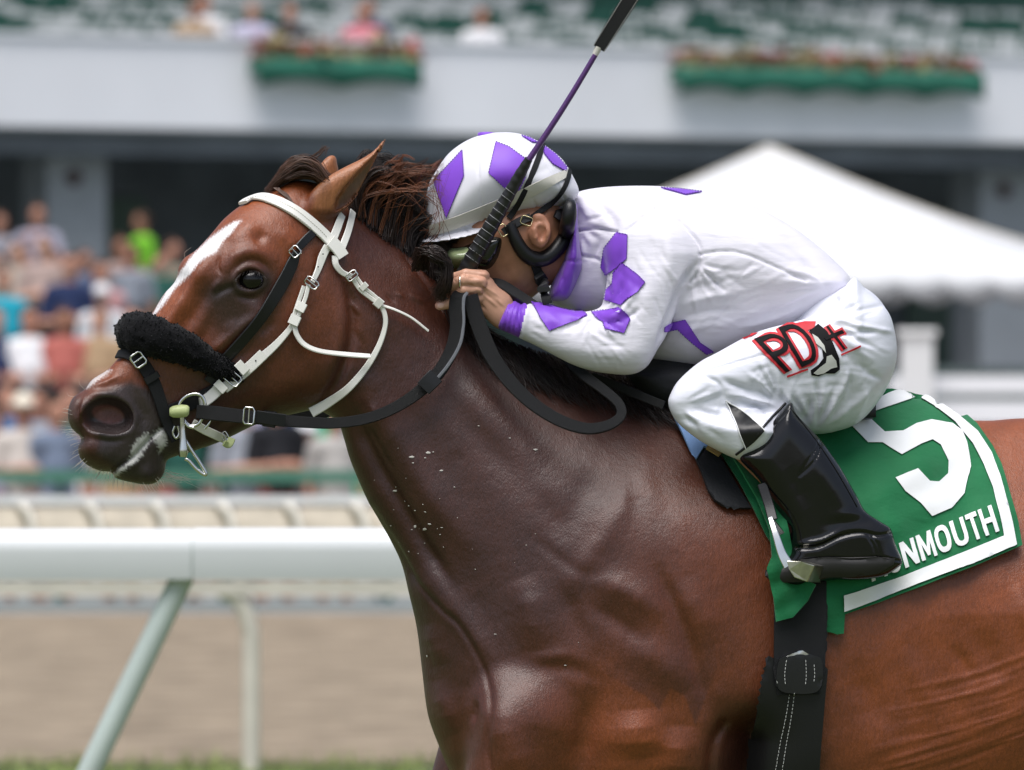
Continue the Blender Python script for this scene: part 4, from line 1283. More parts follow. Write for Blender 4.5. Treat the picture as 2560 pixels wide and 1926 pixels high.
# open at the cuffs and the neck is filled by body and collar
def fan(cx, cy_, n, r0, r1, a0, a1, rad, amp, jit=0.08):
    out = []
    for k in range(n):
        a = a0 + (a1 - a0) * (k + .5) / n + random.uniform(-jit, jit)
        ra, rb = r0 * random.uniform(.8, 1.2), r1 * random.uniform(.7, 1.15)
        b = a + random.uniform(-.12, .12)
        m = (ra + rb) / 2
        out.append(([(cx + ra * math.cos(a), cy_ + ra * math.sin(a)), (cx + m * math.cos((a + b) / 2 + .05), cy_ + m * math.sin((a + b) / 2 + .05)), (cx + rb * math.cos(b), cy_ + rb * math.sin(b))], rad * random.uniform(.7, 1.3), amp * (1 if k % 2 else -1) * random.uniform(.5, 1.2)))
    return out
JS = [
    ([(1443, 579), (1490, 575), (1538, 583)], 3.5, -5, 'full'), ([(1638, 523), (1686, 548), (1729, 592), (1748, 628), (1747, 672), (1725, 712)], 4, -6, 'full'), ([(1626, 528), (1590, 560), (1560, 585)], 5, -4),
    ([(1745, 640), (1790, 632), (1850, 636), (1930, 668), (2010, 705)], 4, -3.5, 'full'), ([(1742, 655), (1700, 720), (1672, 790), (1640, 870)], 9, -10),
    ([(1505, 690), (1520, 740), (1500, 775)], 6, -7), ([(1300, 760), (1297, 800), (1299, 842)], 4, -7, 'full'), ([(1318, 762), (1312, 800), (1310, 846)], 8, 4),
    ([(1480, 500), (1520, 540), (1540, 580)], 12, -4), ([(1450, 500), (1480, 560)], 10, 4), ([(1448, 640), (1490, 650), (1500, 660)], 4, -5), ([(1455, 600), (1460, 650)], 6, 4),
    ([(1550, 620), (1540, 680), (1520, 730)], 8, -5), ([(1600, 640), (1620, 720), (1610, 800)], 22, 5), ([(1650, 560), (1670, 640), (1655, 720)], 18, 4),
    ([(1560, 700), (1530, 760), (1500, 790)], 7, -6), ([(1590, 730), (1550, 780), (1520, 800)], 7, 6), ([(1600, 770), (1560, 800), (1520, 812)], 6, -5),
    ([(1470, 785), (1500, 800), (1530, 830)], 6, -7), ([(1461, 790), (1440, 810), (1400, 830)], 7, -4), ([(1400, 785), (1440, 800), (1480, 800)], 6, 4),
    ([(1700, 740), (1760, 715), (1830, 700)], 9, -4), ([(1695, 765), (1760, 745), (1850, 735)], 9, 4), ([(1690, 800), (1760, 780), (1840, 775)], 8, -4), ([(1690, 835), (1760, 815), (1830, 812)], 10, 4),
    ([(1980, 640), (2030, 680), (2075, 735)], 10, -4), ([(1900, 790), (1960, 770), (2030, 740)], 8, -4), ([(1840, 820), (1920, 800), (1990, 770)], 8, 4),
    ([(2000, 800), (2050, 765), (2100, 715)], 9, 6), ([(1930, 560), (1980, 600), (2040, 660)], 14, -3), ([(1760, 560), (1850, 590), (1950, 650)], 22, 3), ([(1500, 600), (1470, 660)], 8, -5),
    ([(1560, 500), (1640, 500), (1720, 520)], 14, -3),
]
JS += fan(1735, 660, 9, 14, 110, 0.2, 2.0, 6, 4.0) + fan(1490, 782, 12, 14, 80, -0.2, 1.3, 5, 4.5) + fan(1500, 776, 6, 14, 90, 1.9, 2.7, 6, 3.2) + fan(2075, 715, 7, 30, 150, 2.4, 3.9, 8, 3.0) + fan(1445, 560, 6, 20, 90, -.4, 1.1, 6, 3.0)
for k in range(9):   # gathers of the cuff
    x = 1252 + k * 6
    JS.append(([(x + 18, 752 + k), (x + 6, 790), (x - 4, 830)], 3.4, 1.8 if k % 2 else -1.8, 'full'))
def creases(poly, n, ang, jit, L0, L1, amp):
    """small sharp creases scattered inside an outline"""
    out = []
    p = np.array(poly); lo, hi = p.min(0), p.max(0)
    while len(out) < n:
        x, y = random.uniform(lo[0], hi[0]), random.uniform(lo[1], hi[1])
        if sd_poly(np.array([x]), np.array([y]), p)[0] < 12: continue
        a = ang + random.gauss(0, jit); L = random.uniform(L0, L1)
        dx, dy = math.cos(a) * L / 2, math.sin(a) * L / 2
        k = random.uniform(-.12, .12) * L
        out.append(([(x - dx, y - dy), (x - dy * k / L, y + dx * k / L), (x + dx, y + dy)], random.uniform(4.2, 6.5), random.choice((-1, 1)) * random.uniform(.5, 1.0) * amp))
    return out
JS += creases([(1740, 640), (1900, 650), (2060, 720), (1980, 800), (1800, 870), (1690, 880), (1700, 760)], 34, -.25, .35, 50, 130, 1.6)
JS += creases([(1330, 780), (1460, 800), (1560, 860), (1560, 920), (1440, 900), (1320, 850)], 18, .5, .4, 40, 90, 1.5) + creases([(1540, 600), (1700, 600), (1680, 760), (1600, 880), (1530, 800)], 20, 1.3, .4, 50, 120, 1.5)
JS += creases([(1480, 490), (1750, 495), (1950, 570), (2050, 660), (1800, 620), (1560, 560)], 16, .3, .3, 60, 140, 1.2)
JS = [(a[0], a[1], a[2] * 1.35) + tuple(a[3:]) for a in JS]
JV, JQ = mesh_from(F, jx, jy, jz, JS)
cuff_line = lambda x, z: (x - 1318 + (z - 762) * 0.24) < 0
jacket = obj('jacket', place(JV), JQ, m_silk, jockey)
jacket.data.materials.append(m_purple)
jc = JV[JQ].mean(1)
mi = np.where(cuff_line(jc[:, 0], jc[:, 2]), 1, 0).astype(np.int32)
jacket.data.polygons.foreach_set('material_index', mi)
jacket_bvh = bvh(jacket)

m_stitch = mat('pale_thread', (0.55, 0.55, 0.53), .8)
def stitches(pts, trees, parent, m=m_stitch, step=9, ln=5.5, rad=.0006, off=.0075):
    P = np.array(pts, float) if len(pts) > 4 and tuple(pts[0]) == tuple(pts[-1]) else curve(np.array(pts, float), 12, False)
    L = np.r_[0, np.cumsum(np.hypot(*np.diff(P, axis=0).T))]
    parts = []
    for s in np.arange(0, L[-1] - ln, step):
        ends = []
        for q in (s, s + ln):
            x, y = np.interp(q, L, P[:, 0]), np.interp(q, L, P[:, 1])
            l, n = hit_many(trees, x, y, off)
            if l is None: break
            ends.append(tuple(l))
        if len(ends) == 2: parts.append(tube_geo(np.array(ends), np.full(2, rad), 5, True))
    if not parts: return
    V, F = join_geo(parts)
    o = obj('stitching', V, F, m, parent); o['kind'] = 'stuff'
def r2(*pts): return [(950 + x / 2.311, 280 + y / 2.311) for x, y in pts]
def r3(*pts): return [(1500 + x / 1.585, 600 + y / 1.585) for x, y in pts]
def patch(name, pts, tree, m, parent, off=0.0012, grid_=7.0, thick=0.0012, sm_=False):
    return drape(name, [pts], [tree], m, parent, off, grid_, thick)
for pts in (r2((1370, 700), (1432, 712), (1428, 850), (1390, 884), (1345, 920), (1310, 945), (1278, 900), (1300, 790)),
            r2((1400, 872), (1500, 950), (1534, 985), (1490, 1040), (1422, 1090), (1395, 1118), (1300, 1085), (1310, 1030), (1345, 995), (1350, 930)),
            r2((872, 1095), (960, 1117), (1090, 1152), (1170, 1148), (1198, 1180), (1150, 1200), (978, 1266), (930, 1200)),
            r2((1222, 1160), (1300, 1150), (1380, 1130), (1430, 1170), (1448, 1200), (1410, 1280), (1300, 1255), (1290, 1215), (1240, 1185)),
            r2((1640, 1245), (1690, 1215), (1765, 1200), (1849, 1330)) + [(1784, 878), (1765, 884)] + r2((1800, 1330), (1720, 1255), (1640, 1272)),
            [(1652, 472), (1700, 475), (1755, 482), (1714, 489), (1690, 482)]):
    patch('diamond_patch', pts, jacket_bvh, m_purple, jacket)
    stitches(list(pts) + [pts[0]], [jacket_bvh], jacket, m_pthread, 7, 4, .00055, .0030)
# stitching along the shoulder yoke
m_thread = mat('grey_thread', (0.45, 0.44, 0.48), 0.8)

# ---- breeches
breech_poly = curve([(2128, 696), (2158, 724), (2213, 778), (2232, 834), (2236, 897), (2214, 966), (2170, 1030), (2125, 1065), (2060, 1083), (2015, 1085), (1960, 1092), (1900, 1130), (1850, 1146), (1826, 1143), (1752, 1106), (1697, 1065), (1674, 1036), (1665, 1010),
                     (1668, 990), (1690, 952), (1740, 908), (1786, 883), (1880, 834), (1980, 806), (2043, 788), (2085, 750)], 5)
bx_ = np.arange(1645, 2256, 4.0); by_ = np.arange(-430, 420, 5.0); bz_ = np.arange(680, 1165, 4.0)
breechBR = tps([(1700, 1000, 70, 75), (1750, 1060, 64, 60), (1850, 960, 96, 100), (1950, 950, 105, 120), (2100, 950, 130, 130), (2150, 850, 150, 150), (1860, 1110, 56, 50)])
def thigh_cy(x, z):
    a = np.minimum(-300 + (x - 1700) * 0.40, -120)
    w = np.clip((z - 1010) / 70, 0, 1) * np.clip((1990 - x) / 90, 0, 1)
    w = w * w * (3 - 2 * w)
    return a * (1 - w) + -322 * w
Fth = infl(breech_poly, breechBR, 0, thigh_cy, bx_, by_, bz_, 5)
Xb, Yb, Zb = bx_[:, None, None], by_[None, :, None], bz_[None, None, :]
Fp = ellipsoid(Xb, Yb, Zb, (2092, 20, 852), (138, 200, 150), 0.5)
Ff = smin(capsule(Xb, Yb, Zb, (2090, 130, 900), (1740, 345, 1000), 110, 70), capsule(Xb, Yb, Zb, (1740, 345, 1000), (1880, 350, 1120), 66, 56), 24)
F = smin(smin(Fth, Fp, 30), Ff, 30)
BS = [
    ([(1770, 925), (1840, 905), (1930, 880)], 4, -3, 'full'), ([(1752, 940), (1790, 960), (1800, 1000)], 6, -5), ([(1790, 945), (1840, 968), (1900, 985), (1945, 1010)], 9, -7), ([(1800, 985), (1850, 990), (1910, 1010)], 7, 5),
    ([(1830, 1000), (1880, 1010), (1925, 1040)], 6, -5), ([(1835, 1020), (1880, 1035), (1910, 1060)], 5, 4), ([(1680, 1045), (1740, 1060), (1800, 1100)], 9, -4), ([(1700, 1030), (1760, 1050), (1810, 1070)], 8, 4), ([(1720, 1010), (1770, 1030), (1810, 1040)], 7, -4),
    ([(2060, 790), (2090, 780), (2140, 760)], 6, -6), ([(2050, 815), (2110, 800), (2170, 790)], 7, 5), ([(2070, 840), (2130, 835), (2190, 830)], 7, -5), ([(2110, 860), (2160, 870), (2215, 880)], 8, 4),
    ([(2130, 900), (2160, 930), (2200, 950)], 9, -5), ([(2110, 920), (2120, 980), (2110, 1040)], 10, -6), ([(2070, 960), (2070, 1010), (2050, 1060)], 10, 5), ([(2020, 990), (2010, 1040), (1990, 1070)], 10, -6), ([(1970, 960), (1960, 1010), (1950, 1050)], 9, 5),
    ([(2150, 950), (2150, 1000), (2130, 1050)], 8, 4), ([(1930, 850), (1990, 830), (2050, 815)], 8, -5), ([(1870, 860), (1930, 900)], 10, 3), ([(2085, 750), (2050, 800)], 6, -8, 'full'), ([(2128, 700), (2110, 745), (2075, 800)], 5, -5),
]
BS += fan(1945, 1015, 14, 20, 130, 2.4, 4.6, 7, 5.0) + fan(2030, 1080, 12, 20, 170, -2.6, -0.6, 9, 5.0) + fan(2060, 800, 10, 20, 150, -0.4, 1.2, 8, 4.5) + fan(1690, 1010, 9, 10, 110, -.5, 1.0, 7, 4)
BS += creases([(1720, 960), (1850, 900), (1990, 850), (2150, 800), (2210, 880), (2150, 1000), (2040, 1060), (1950, 1010), (1850, 1060), (1740, 1060)], 56, -.45, .6, 40, 110, 1.1)
BS = [(a[0], a[1], a[2] * 1.2) + tuple(a[3:]) for a in BS]
BV, BQ = mesh_from(F, bx_, by_, bz_, BS)
breeches = obj('breeches', place(BV), BQ, m_breech, jockey)
breech_bvh = bvh(breeches)
patch('stretch_panel', r3((497, 637), (575, 690), (652, 757), (610, 800), (577, 826), (540, 735)), breech_bvh, m_black, breeches, 0.0015)
m_pipe = mat('white_piping', (0.75, 0.75, 0.75), 0.5)
def surf_line(name, pts, trees, rad, m, parent, off=0.0008, n=5, seg=6):
    P = curve(np.array(pts, float), n, False)
    out = []
    for x, y in P:
        l, nn = hit_many(trees, x, y, off)
        if l is not None: out.append(l)
    if len(out) < 2: return None
    return tube(name, out, rad, m, parent, seg)
surf_line('piping', r3((497, 637), (540, 735), (577, 826)), [breech_bvh], 0.0011, m_pipe, breeches, 0.0025)
surf_line('piping', r3((497, 637), (575, 690), (652, 757)), [breech_bvh], 0.0011, m_pipe, breeches, 0.0025)

# embroidered letters and boot badge on the thigh
m_ered = mat('red_embroidery', (0.50, 0.012, 0.022), 0.6, bump=[(500, 0.3, 0.001)])
m_eblk = mat('black_embroidery', (0.004, 0.004, 0.005), 0.7, spec=0.15, bump=[(500, 0.3, 0.001)])
m_egry = mat('silver_embroidery', (0.45, 0.46, 0.42), 0.5, bump=[(500, 0.3, 0.001)])
def aff(o, u, v, pts): return [(o[0] + u[0] * a + v[0] * b, o[1] + u[1] * a + v[1] * b) for a, b in pts]
def arc(cx, cy, rx, ry, a0, a1, n=10): return [(cx + rx * math.cos(a), cy + ry * math.sin(a)) for a in np.linspace(a0, a1, n)]
def letter(loops, o, u, v):
    def grow(lp, g):
        p = np.array(lp); c = p.mean(0); n = len(p); out = []
        ar = 0.5 * sum(p[i][0] * p[(i + 1) % n][1] - p[(i + 1) % n][0] * p[i][1] for i in range(n))
        for i in range(n):
            e = p[(i + 1) % n] - p[i - 1]; e = e / (np.hypot(*e) + 1e-9)
            out.append(tuple(p[i] + np.array([e[1], -e[0]]) * g * (1 if ar > 0 else -1)))
        return out
    L = [aff(o, u, v, lp) for lp in loops]
    drape('letter_outline', [grow(L[0], 4.8)] + [grow(q, -4.4) for q in L[1:]], [breech_bvh], m_ered, breeches, 0.0011, 6.0, 0.0008)
    drape('letter', [grow(L[0], -2.2)] + [grow(q, 2.0) for q in L[1:]], [breech_bvh], m_eblk, breeches, 0.0024, 6.0, 0.0010)
H = math.pi / 2
letter([[(0, 0), (0.22, 0), (0.22, 0.42), (0.5, 0.42)] + arc(0.5, 0.71, 0.42, 0.29, -H, H)[1:] + [(0, 1.0)], [(0.22, 0.57)] + arc(0.48, 0.71, 0.24, 0.145, -H, H) + [(0.22, 0.86)]], (1962, 932), (62, -26), (-78, -80))
letter([[(0, 0), (0.40, 0)] + arc(0.42, 0.5, 0.50, 0.5, -H, H)[1:] + [(0, 1.0)], [(0.20, 0.13)] + arc(0.40, 0.5, 0.32, 0.37, -H, H) + [(0.20, 0.87)]], (2002, 920), (62, -24), (-58, -96))
letter([[(0, 0), (0.24, 0), (0.24, 0.52), (0.75, 0.52), (0.75, 0.70), (0.24, 0.70), (0.24, 1.0), (0, 1.0), (0, 0.70), (-0.5, 0.70), (-0.5, 0.52), (0, 0.52)]], (2106, 876), (38, -17), (-42, -56))
for pts, m, f in (([(1984, 812), (2012, 806), (2040, 806), (2036, 822), (2014, 830), (1998, 826)], m_ered, .0012), ([(2022, 832), (2046, 812), (2068, 830), (2084, 862), (2098, 896), (2099, 924), (2086, 934), (2062, 934), (2046, 941), (2028, 938), (2026, 926), (2046, 912), (2058, 896), (2054, 872), (2038, 850)], m_eblk, .0014),
                  ([(2030, 838), (2044, 846), (2060, 866), (2064, 884), (2052, 870), (2040, 862)], m_egry, .0026), ([(2033, 933), (2050, 918), (2064, 908), (2066, 892), (2078, 888), (2090, 902), (2092, 918), (2076, 922), (2058, 934), (2042, 937)], m_egry, .0026),
                  ([(1966, 940), (2019, 921), (2020, 925), (1968, 944)], m_ered, .0012), ([(2102, 886), (2150, 864), (2151, 868), (2103, 890)], m_ered, .0012), ([(1853, 846), (1880, 836), (1895, 834), (1880, 842), (1862, 850)], m_ered, .0012)):
    patch('boot_badge', pts, breech_bvh, m, breeches, f, 6.0, .0009)

# ---- boots
boot_poly = curve(r3((536, 856), (600, 800), (670, 716), (738, 642), (762, 690), (850, 782), (905, 855), (945, 915), (1000, 1010), (1032, 1068), (1090, 1108), (1132, 1138), (1150, 1200), (1176, 1264), (1160, 1288), (1100, 1322), (1000, 1337), (900, 1337), (820, 1356), (700, 1362), (652, 1335),
                     (650, 1302), (690, 1266), (738, 1228), (728, 1150), (700, 1090), (672, 1040), (610, 940)), 4)
ox = np.arange(1820, 2260, 3.6); oy = np.arange(-430, -190, 4.0); oz = np.arange(990, 1475, 3.6)
bootBR = tps([(1900, 1080, 56, 58), (1950, 1040, 56, 52), (2000, 1200, 56, 62), (2060, 1290, 48, 56), (2060, 1400, 44, 44), (2200, 1380, 38, 42), (1930, 1430, 36, 26), (1900, 1130, 56, 56)])
boot_cy = lambda x, z: -318 + (x - 2000) * 0.10 + (z - 1200) * -0.02
OS = [([(1868, 1120), (1910, 1075), (1962, 1020)], 3, -3, 'full'), ([(1988, 1178), (2014, 1140), (2040, 1098)], 2.5, -2.5, 'full'), (r3((760, 1210), (840, 1205), (930, 1165), (1010, 1150), (1080, 1160), (1140, 1150)), 5, -7, 'full'), (r3((770, 1195), (860, 1180), (940, 1140)), 7, 6),
      (r3((690, 1290), (780, 1262), (880, 1250), (980, 1255), (1080, 1250), (1165, 1262)), 3, -5, 'full'), (r3((1040, 1165), (1060, 1200), (1075, 1250)), 2.5, -3, 'full'), (r3((1055, 1165), (1078, 1200), (1090, 1250)), 2.5, -3, 'full'),
      (r3((720, 900), (760, 960), (800, 1060)), 24, -3), (r3((830, 840), (900, 960), (950, 1060)), 20, 3), (r3((860, 800), (830, 870), (770, 930)), 2.5, -3, 'full'), (r3((660, 1040), (720, 1110), (760, 1200)), 14, -4), (r3((860, 1120), (960, 1110), (1060, 1110)), 12, -4), (r3((900, 1080), (1000, 1075), (1050, 1085)), 10, 2.5)]
def make_boot(far=False):
    F = infl(boot_poly, bootBR, 0, boot_cy, ox, oy, oz, 3)
    V, Q = mesh_from(F, ox, oy, oz, OS, 4)
    if far:
        V = V.copy(); V[:, 1] = -V[:, 1] + 60
        Q = Q[:, ::-1]
    return obj('boot', place(V), Q, m_boot, jockey)
boot = make_boot()
make_boot(True)
boot_bvh = bvh(boot)
sole = drape('sole_edge', [r3((655, 1310), (700, 1288), (800, 1266), (900, 1256), (1000, 1258), (1090, 1254), (1166, 1262), (1160, 1284), (1100, 1318), (1000, 1333), (900, 1333), (820, 1350), (700, 1356), (656, 1332))], [boot_bvh], mat('black_rubber', (0.016, 0.015, 0.015), 0.6, bump=[(60, .2, .002)]), boot, 0.001, 7, 0.002)
surf_line('seam', r3((738, 648), (850, 786), (940, 920), (1020, 1060)), [boot_bvh], 0.0009, m_black, boot, .0006)
surf_line('top_binding', r3((540, 850), (600, 800), (670, 716), (737, 646)), [boot_bvh, breech_bvh], 0.0022, m_black, boot, .001)

# ---- body: head, neck, hands; the covered trunk and limbs run on inside the clothes
gx = np.r_[np.arange(1080, 1320, 2.6), np.arange(1320, 1460, 5), np.arange(1460, 2240, 11)]
gy = np.r_[np.arange(-290, -120, 2.6), np.arange(-120, 60, 6), np.arange(60, 420, 12)]
gy = np.r_[np.arange(-420, -290, 11), gy]
gz = np.r_[np.arange(470, 640, 5), np.arange(640, 840, 2.6), np.arange(840, 1440, 12)]
X, Y, Z = gx[:, None, None].astype(np.float32), gy[None, :, None].astype(np.float32), gz[None, None, :].astype(np.float32)
cap = lambda a, b, ra, rb: capsule(X, Y, Z, a, b, ra, rb)
face_poly = curve([(1128, 590), (1120, 640), (1128, 676), (1136, 700), (1150, 724), (1180, 748), (1225, 764), (1275, 766), (1320, 752), (1356, 722), (1384, 676), (1402, 620), (1408, 560), (1385, 500), (1260, 490), (1160, 530)], 4)
Fh = infl(face_poly, tps([(1160, 600, 80, 80), (1260, 600, 100, 100), (1240, 720, 66, 70), (1350, 600, 98, 100), (1350, 700, 74, 70), (1395, 600, 80, 70), (1150, 700, 40, 50)]), 0, -92, gx, gy, gz, 4)
F = Fh
F = smin(F, cap((1120, -92, 668), (1104, -92, 694), 12, 17), 14)                    # nose
F = smin(F, cap((1126, -118, 722), (1126, -66, 722), 10, 10), 10)                   # lips
F = smin(F, ellipsoid(X, Y, Z, (1160, -92, 752), (26, 34, 20)), 14)                 # chin
F = smin(F, cap((1365, -80, 640), (1490, -10, 640), 74, 50), 26)                    # neck
# ear
earp = curve(r2((885, 615), (915, 600), (945, 612), (968, 650), (972, 705), (955, 760), (925, 790), (890, 782), (868, 750), (858, 710), (872, 690)), 4)
Fe = infl(earp, 15, 16, -196, gx, gy, gz, 1)
F = smin(F, Fe, 10)
F = smin(F, cap((1350, -196, 585), (1345, -150, 590), 26, 30), 12)
# trunk, arms, legs
F = smin(F, cap((1500, 0, 640), (1680, 0, 640), 70, 130), 30)
F = smin(F, cap((1680, 0, 640), (2050, 20, 800), 125, 95), 40)
F = smin(F, cap((1640, -140, 610), (1585, -205, 850), 60, 46), 20)
F = smin(F, cap((1585, -205, 850), (1400, -208, 822), 40, 30), 10)
F = smin(F, cap((1400, -208, 822), (1300, -208, 798), 30, 28), 10)
F = smin(F, cap((1300, -208, 798), (1256, -210, 784), 28, 30), 10)
F = smin(F, cap((1640, 160, 610), (1560, 245, 850), 60, 46), 20)
F = smin(F, cap((1560, 245, 850), (1250, 40, 785), 42, 30), 12)
F = smin(F, cap((2060, -40, 880), (1740, -300, 1010), 55, 40), 20)
F = smin(F, cap((1730, -300, 1000), (1960, -318, 1230), 34, 30), 14)
F = smin(F, cap((1960, -318, 1230), (2090, -312, 1385), 34, 26), 14)
F = smin(F, cap((2090, 100, 860), (1740, 345, 1000), 80, 50), 20)
F = smin(F, cap((1740, 345, 1000), (1960, 376, 1230), 44, 32), 14)
# near hand: palm, four fingers, thumb
palm = curve([(1282, 752), (1246, 720), (1228, 698), (1212, 683), (1196, 684), (1180, 694), (1173, 714), (1177, 738), (1187, 760), (1210, 792), (1246, 824), (1276, 812)], 4)
Fpalm = infl(palm, tps([(1200, 710, 24, 26), (1230, 760, 24, 30), (1262, 788, 30, 34), (1190, 750, 18, 20)]), 0, lambda x, z: -222 + (x - 1190) * 0.14, gx, gy, gz, 2)
F = smin(F, Fpalm, 8)
def finger(F, pts, rs, k=1.6):
    f = None
    for a, b, ra, rb in zip(pts[:-1], pts[1:], rs[:-1], rs[1:]):
        q = cap(a, b, ra, rb); f = q if f is None else smin(f, q, 3)
    return smin(F, f, k)
HD = -8
def fing(pts, rs):
    global F
    F = finger(F, [(x, y + HD, z) for x, y, z in pts], rs)
fing([(1210, -222, 693), (1166, -230, 690), (1137, -216, 698), (1130, -190, 711)], [15, 14, 13, 12])
fing([(1204, -234, 710), (1160, -250, 704), (1132, -240, 716), (1128, -212, 738)], [15, 14.5, 14, 12.5])
fing([(1196, -232, 728), (1160, -248, 729), (1140, -234, 744), (1142, -208, 755)], [14, 13.5, 13, 11.5])
fing([(1200, -224, 748), (1166, -240, 756), (1128, -242, 762), (1101, -238, 767)], [14.5, 13.5, 13, 11.5])
fing([(1222, -196, 712), (1190, -186, 688), (1158, -188, 682)], [15, 13.5, 12])
# far hand behind the whip and the mane
F = smin(F, ellipsoid(X, Y, Z, (1215, 28, 760), (36, 20, 28)), 10)
for (dx, dz) in ((0, -18), (-4, -4), (-4, 12), (0, 26)):
    F = finger(F, [(1195 + dx, 22, 758 + dz), (1162 + dx, 14, 760 + dz), (1150 + dx, -4, 770 + dz)], [12, 11.5, 11], 4)
F = finger(F, [(1214, 10, 738), (1180, -2, 728)], [13, 11.5])
# scoop of the ear
F = smax(F, -ellipsoid(X, Y, Z, (1352, -216, 588), (13, 10, 22), -0.15), 5)
SS = [(r2((885, 615), (915, 600), (945, 612), (968, 650), (972, 705), (955, 760), (925, 790)), 4, 4, 'full'), (r2((895, 645), (930, 640), (945, 690), (930, 740)), 5, -4, 'full'), (r2((885, 690), (905, 700), (900, 740)), 4, 3.5, 'full'), ([(1200, 712), (1222, 726), (1250, 745)], 4, 2.5), ([(1196, 730), (1220, 748), (1246, 772)], 4, 2.5), ([(1212, 735), (1230, 752)], 4, -2.5), ([(1203, 690), (1212, 690)], 6, 3), ([(1198, 706), (1204, 706)], 6, 3.5), ([(1194, 726), (1200, 728)], 6, 3.5),
      ([(1166, 682), (1168, 698)], 2.5, -2), ([(1160, 694), (1162, 712)], 2.5, -2), ([(1136, 700), (1142, 712)], 2.5, -1.8), ([(1190, 700), (1172, 697)], 3, -2.5), ([(1186, 718), (1168, 715)], 3, -3), ([(1186, 738), (1170, 742)], 3, -3),
      ([(1185, 760), (1205, 768), (1216, 780)], 4, -3), ([(1262, 770), (1240, 748)], 3, 2), ([(1270, 640), (1290, 680), (1320, 720)], 26, 3), ([(1250, 690), (1300, 660)], 20, -4)]
V, Q = mesh_from(F, gx, gy, gz, SS, 4)
body = obj('body', place(V), Q, m_skin, jockey)
tone = np.tile(np.array([0.36, 0.165, 0.10]), (len(V), 1))
px_, py_ = V[:, 0], V[:, 2]
hand = ((px_ < 1300) & ((V[:, 1] < -196) | ((px_ > 1215) & (py_ > 742))) & (py_ > 670)).astype(float)[:, None]
tone = tone * (1 - hand) + np.array([0.52, 0.285, 0.195]) * hand
for (cx, cy_, r, c) in ((1100, 766, 13, (0.66, 0.36, 0.30)), (1132, 738, 12, (0.60, 0.30, 0.22)), (1200, 706, 12, (0.56, 0.29, 0.20)), (1210, 688, 10, (0.58, 0.30, 0.21)), (1350, 590, 34, (0.50, 0.22, 0.14)), (1335, 720, 60, (0.30, 0.16, 0.11))):
    w = np.exp(-((px_ - cx) ** 2 + (py_ - cy_) ** 2) / r ** 2)[:, None] * .75
    tone = tone * (1 - w) + np.array(c) * w
set_color(body, tone, 'tone')
body_bvh = bvh(body)
# finger nail, wedding ring
drape('nail', [ring(1102, 764, 8, 6, -0.1, 14)[:-1]], [body_bvh], mat('finger_nail', (0.68, 0.42, 0.36), 0.25), body, .0003, 3, .0006)
ringp = []
for a in np.linspace(0, 2 * math.pi, 25):
    ringp.append(W(1152 + 3 * math.cos(a), 706 + 15.8 * math.sin(a), (-257 + 16.0 * math.cos(a)) / PPM))
tube('finger_ring', ringp, 0.0019, mat('white_gold', (0.78, 0.72, 0.58), 0.2, 1.0), body, 8, 0, False)

# ---- helmet with its cap cover
cap_poly = curve([(1068, 592), (1064, 524), (1072, 468), (1093, 427), (1123, 386), (1166, 355), (1210, 339), (1253, 334), (1296, 337), (1339, 352), (1383, 381), (1409, 406), (1430, 440), (1446, 476), (1440, 497), (1420, 511), (1365, 536), (1296, 553), (1240, 570), (1190, 588), (1150, 602), (1110, 606)], 4)
cx_ = np.arange(1035, 1460, 4.0); cy_ = np.arange(-260, 80, 4.0); cz_ = np.arange(320, 640, 4.0)
Fc = infl(cap_poly, tps([(1250, 430, 150, 150), (1120, 470, 120, 130), (1380, 450, 130, 130), (1250, 540, 140, 130), (1100, 570, 120, 100)]), 0, -92, cx_, cy_, cz_, 14)
Xc, Yc, Zc = cx_[:, None, None], cy_[None, :, None], cz_[None, None, :]
u = ((Xc - 1150) * math.cos(-.22) + (Zc - 578) * math.sin(-.22)); v = (-(Xc - 1150) * math.sin(-.22) + (Zc - 578) * math.cos(-.22)) - 0.00165 * (Yc + 92) ** 2 * 0.9 - np.clip(-u - 20, 0, 200) * 0.05
vis = np.sqrt((u / 112) ** 2 + ((Yc + 92) / 118) ** 2 + (v / 9) ** 2) - 1
Fc = smin(Fc, (vis * 9).astype(np.float32), 8)
CS = [([(1200, 345), (1196, 420), (1204, 500), (1215, 560)], 2.6, -2.5, 'full'), ([(1300, 340), (1372, 420), (1410, 500)], 2.6, -2.2, 'full'), ([(1110, 400), (1085, 480), (1078, 560)], 2.6, -2, 'full'), ([(1380, 420), (1340, 440)], 10, -2), ([(1080, 600), (1180, 585), (1290, 556), (1400, 522)], 3, -3, 'full'), ([(1150, 560), (1180, 590)], 4, -3), ([(1240, 530), (1260, 565)], 4, -3), ([(1330, 500), (1350, 540)], 4, -3), ([(1290, 520), (1306, 550)], 4, 3), ([(1200, 545), (1216, 575)], 4, 3)]
V, Q = mesh_from(Fc, cx_, cy_, cz_, CS, 6)
helmet = obj('helmet', place(V), Q, m_cap, jockey)
helmet_bvh = bvh(helmet)
for pts in ([(1157, 377), (1161, 440), (1117, 545), (1086, 453)], [(1240, 357), (1272, 369), (1320, 404), (1313, 444), (1297, 475), (1262, 470), (1222, 434)], [(1303, 341), (1322, 346), (1344, 358), (1330, 358)], [(1357, 365), (1387, 387), (1415, 419), (1413, 430), (1380, 411), (1359, 386)]):
    patch('diamond_patch', pts, helmet_bvh, m_purple, helmet)
    stitches(list(pts) + [pts[0]], [helmet_bvh], helmet, m_pthread, 7, 4, .00055, .0030)
drape('elastic_band', [[(1070, 566), (1140, 540), (1210, 512), (1280, 483), (1339, 456), (1412, 426), (1424, 440), (1339, 486), (1280, 513), (1218, 540), (1146, 568), (1074, 592)]], [helmet_bvh], m_elastic, helmet, .0015, 7, .0015)
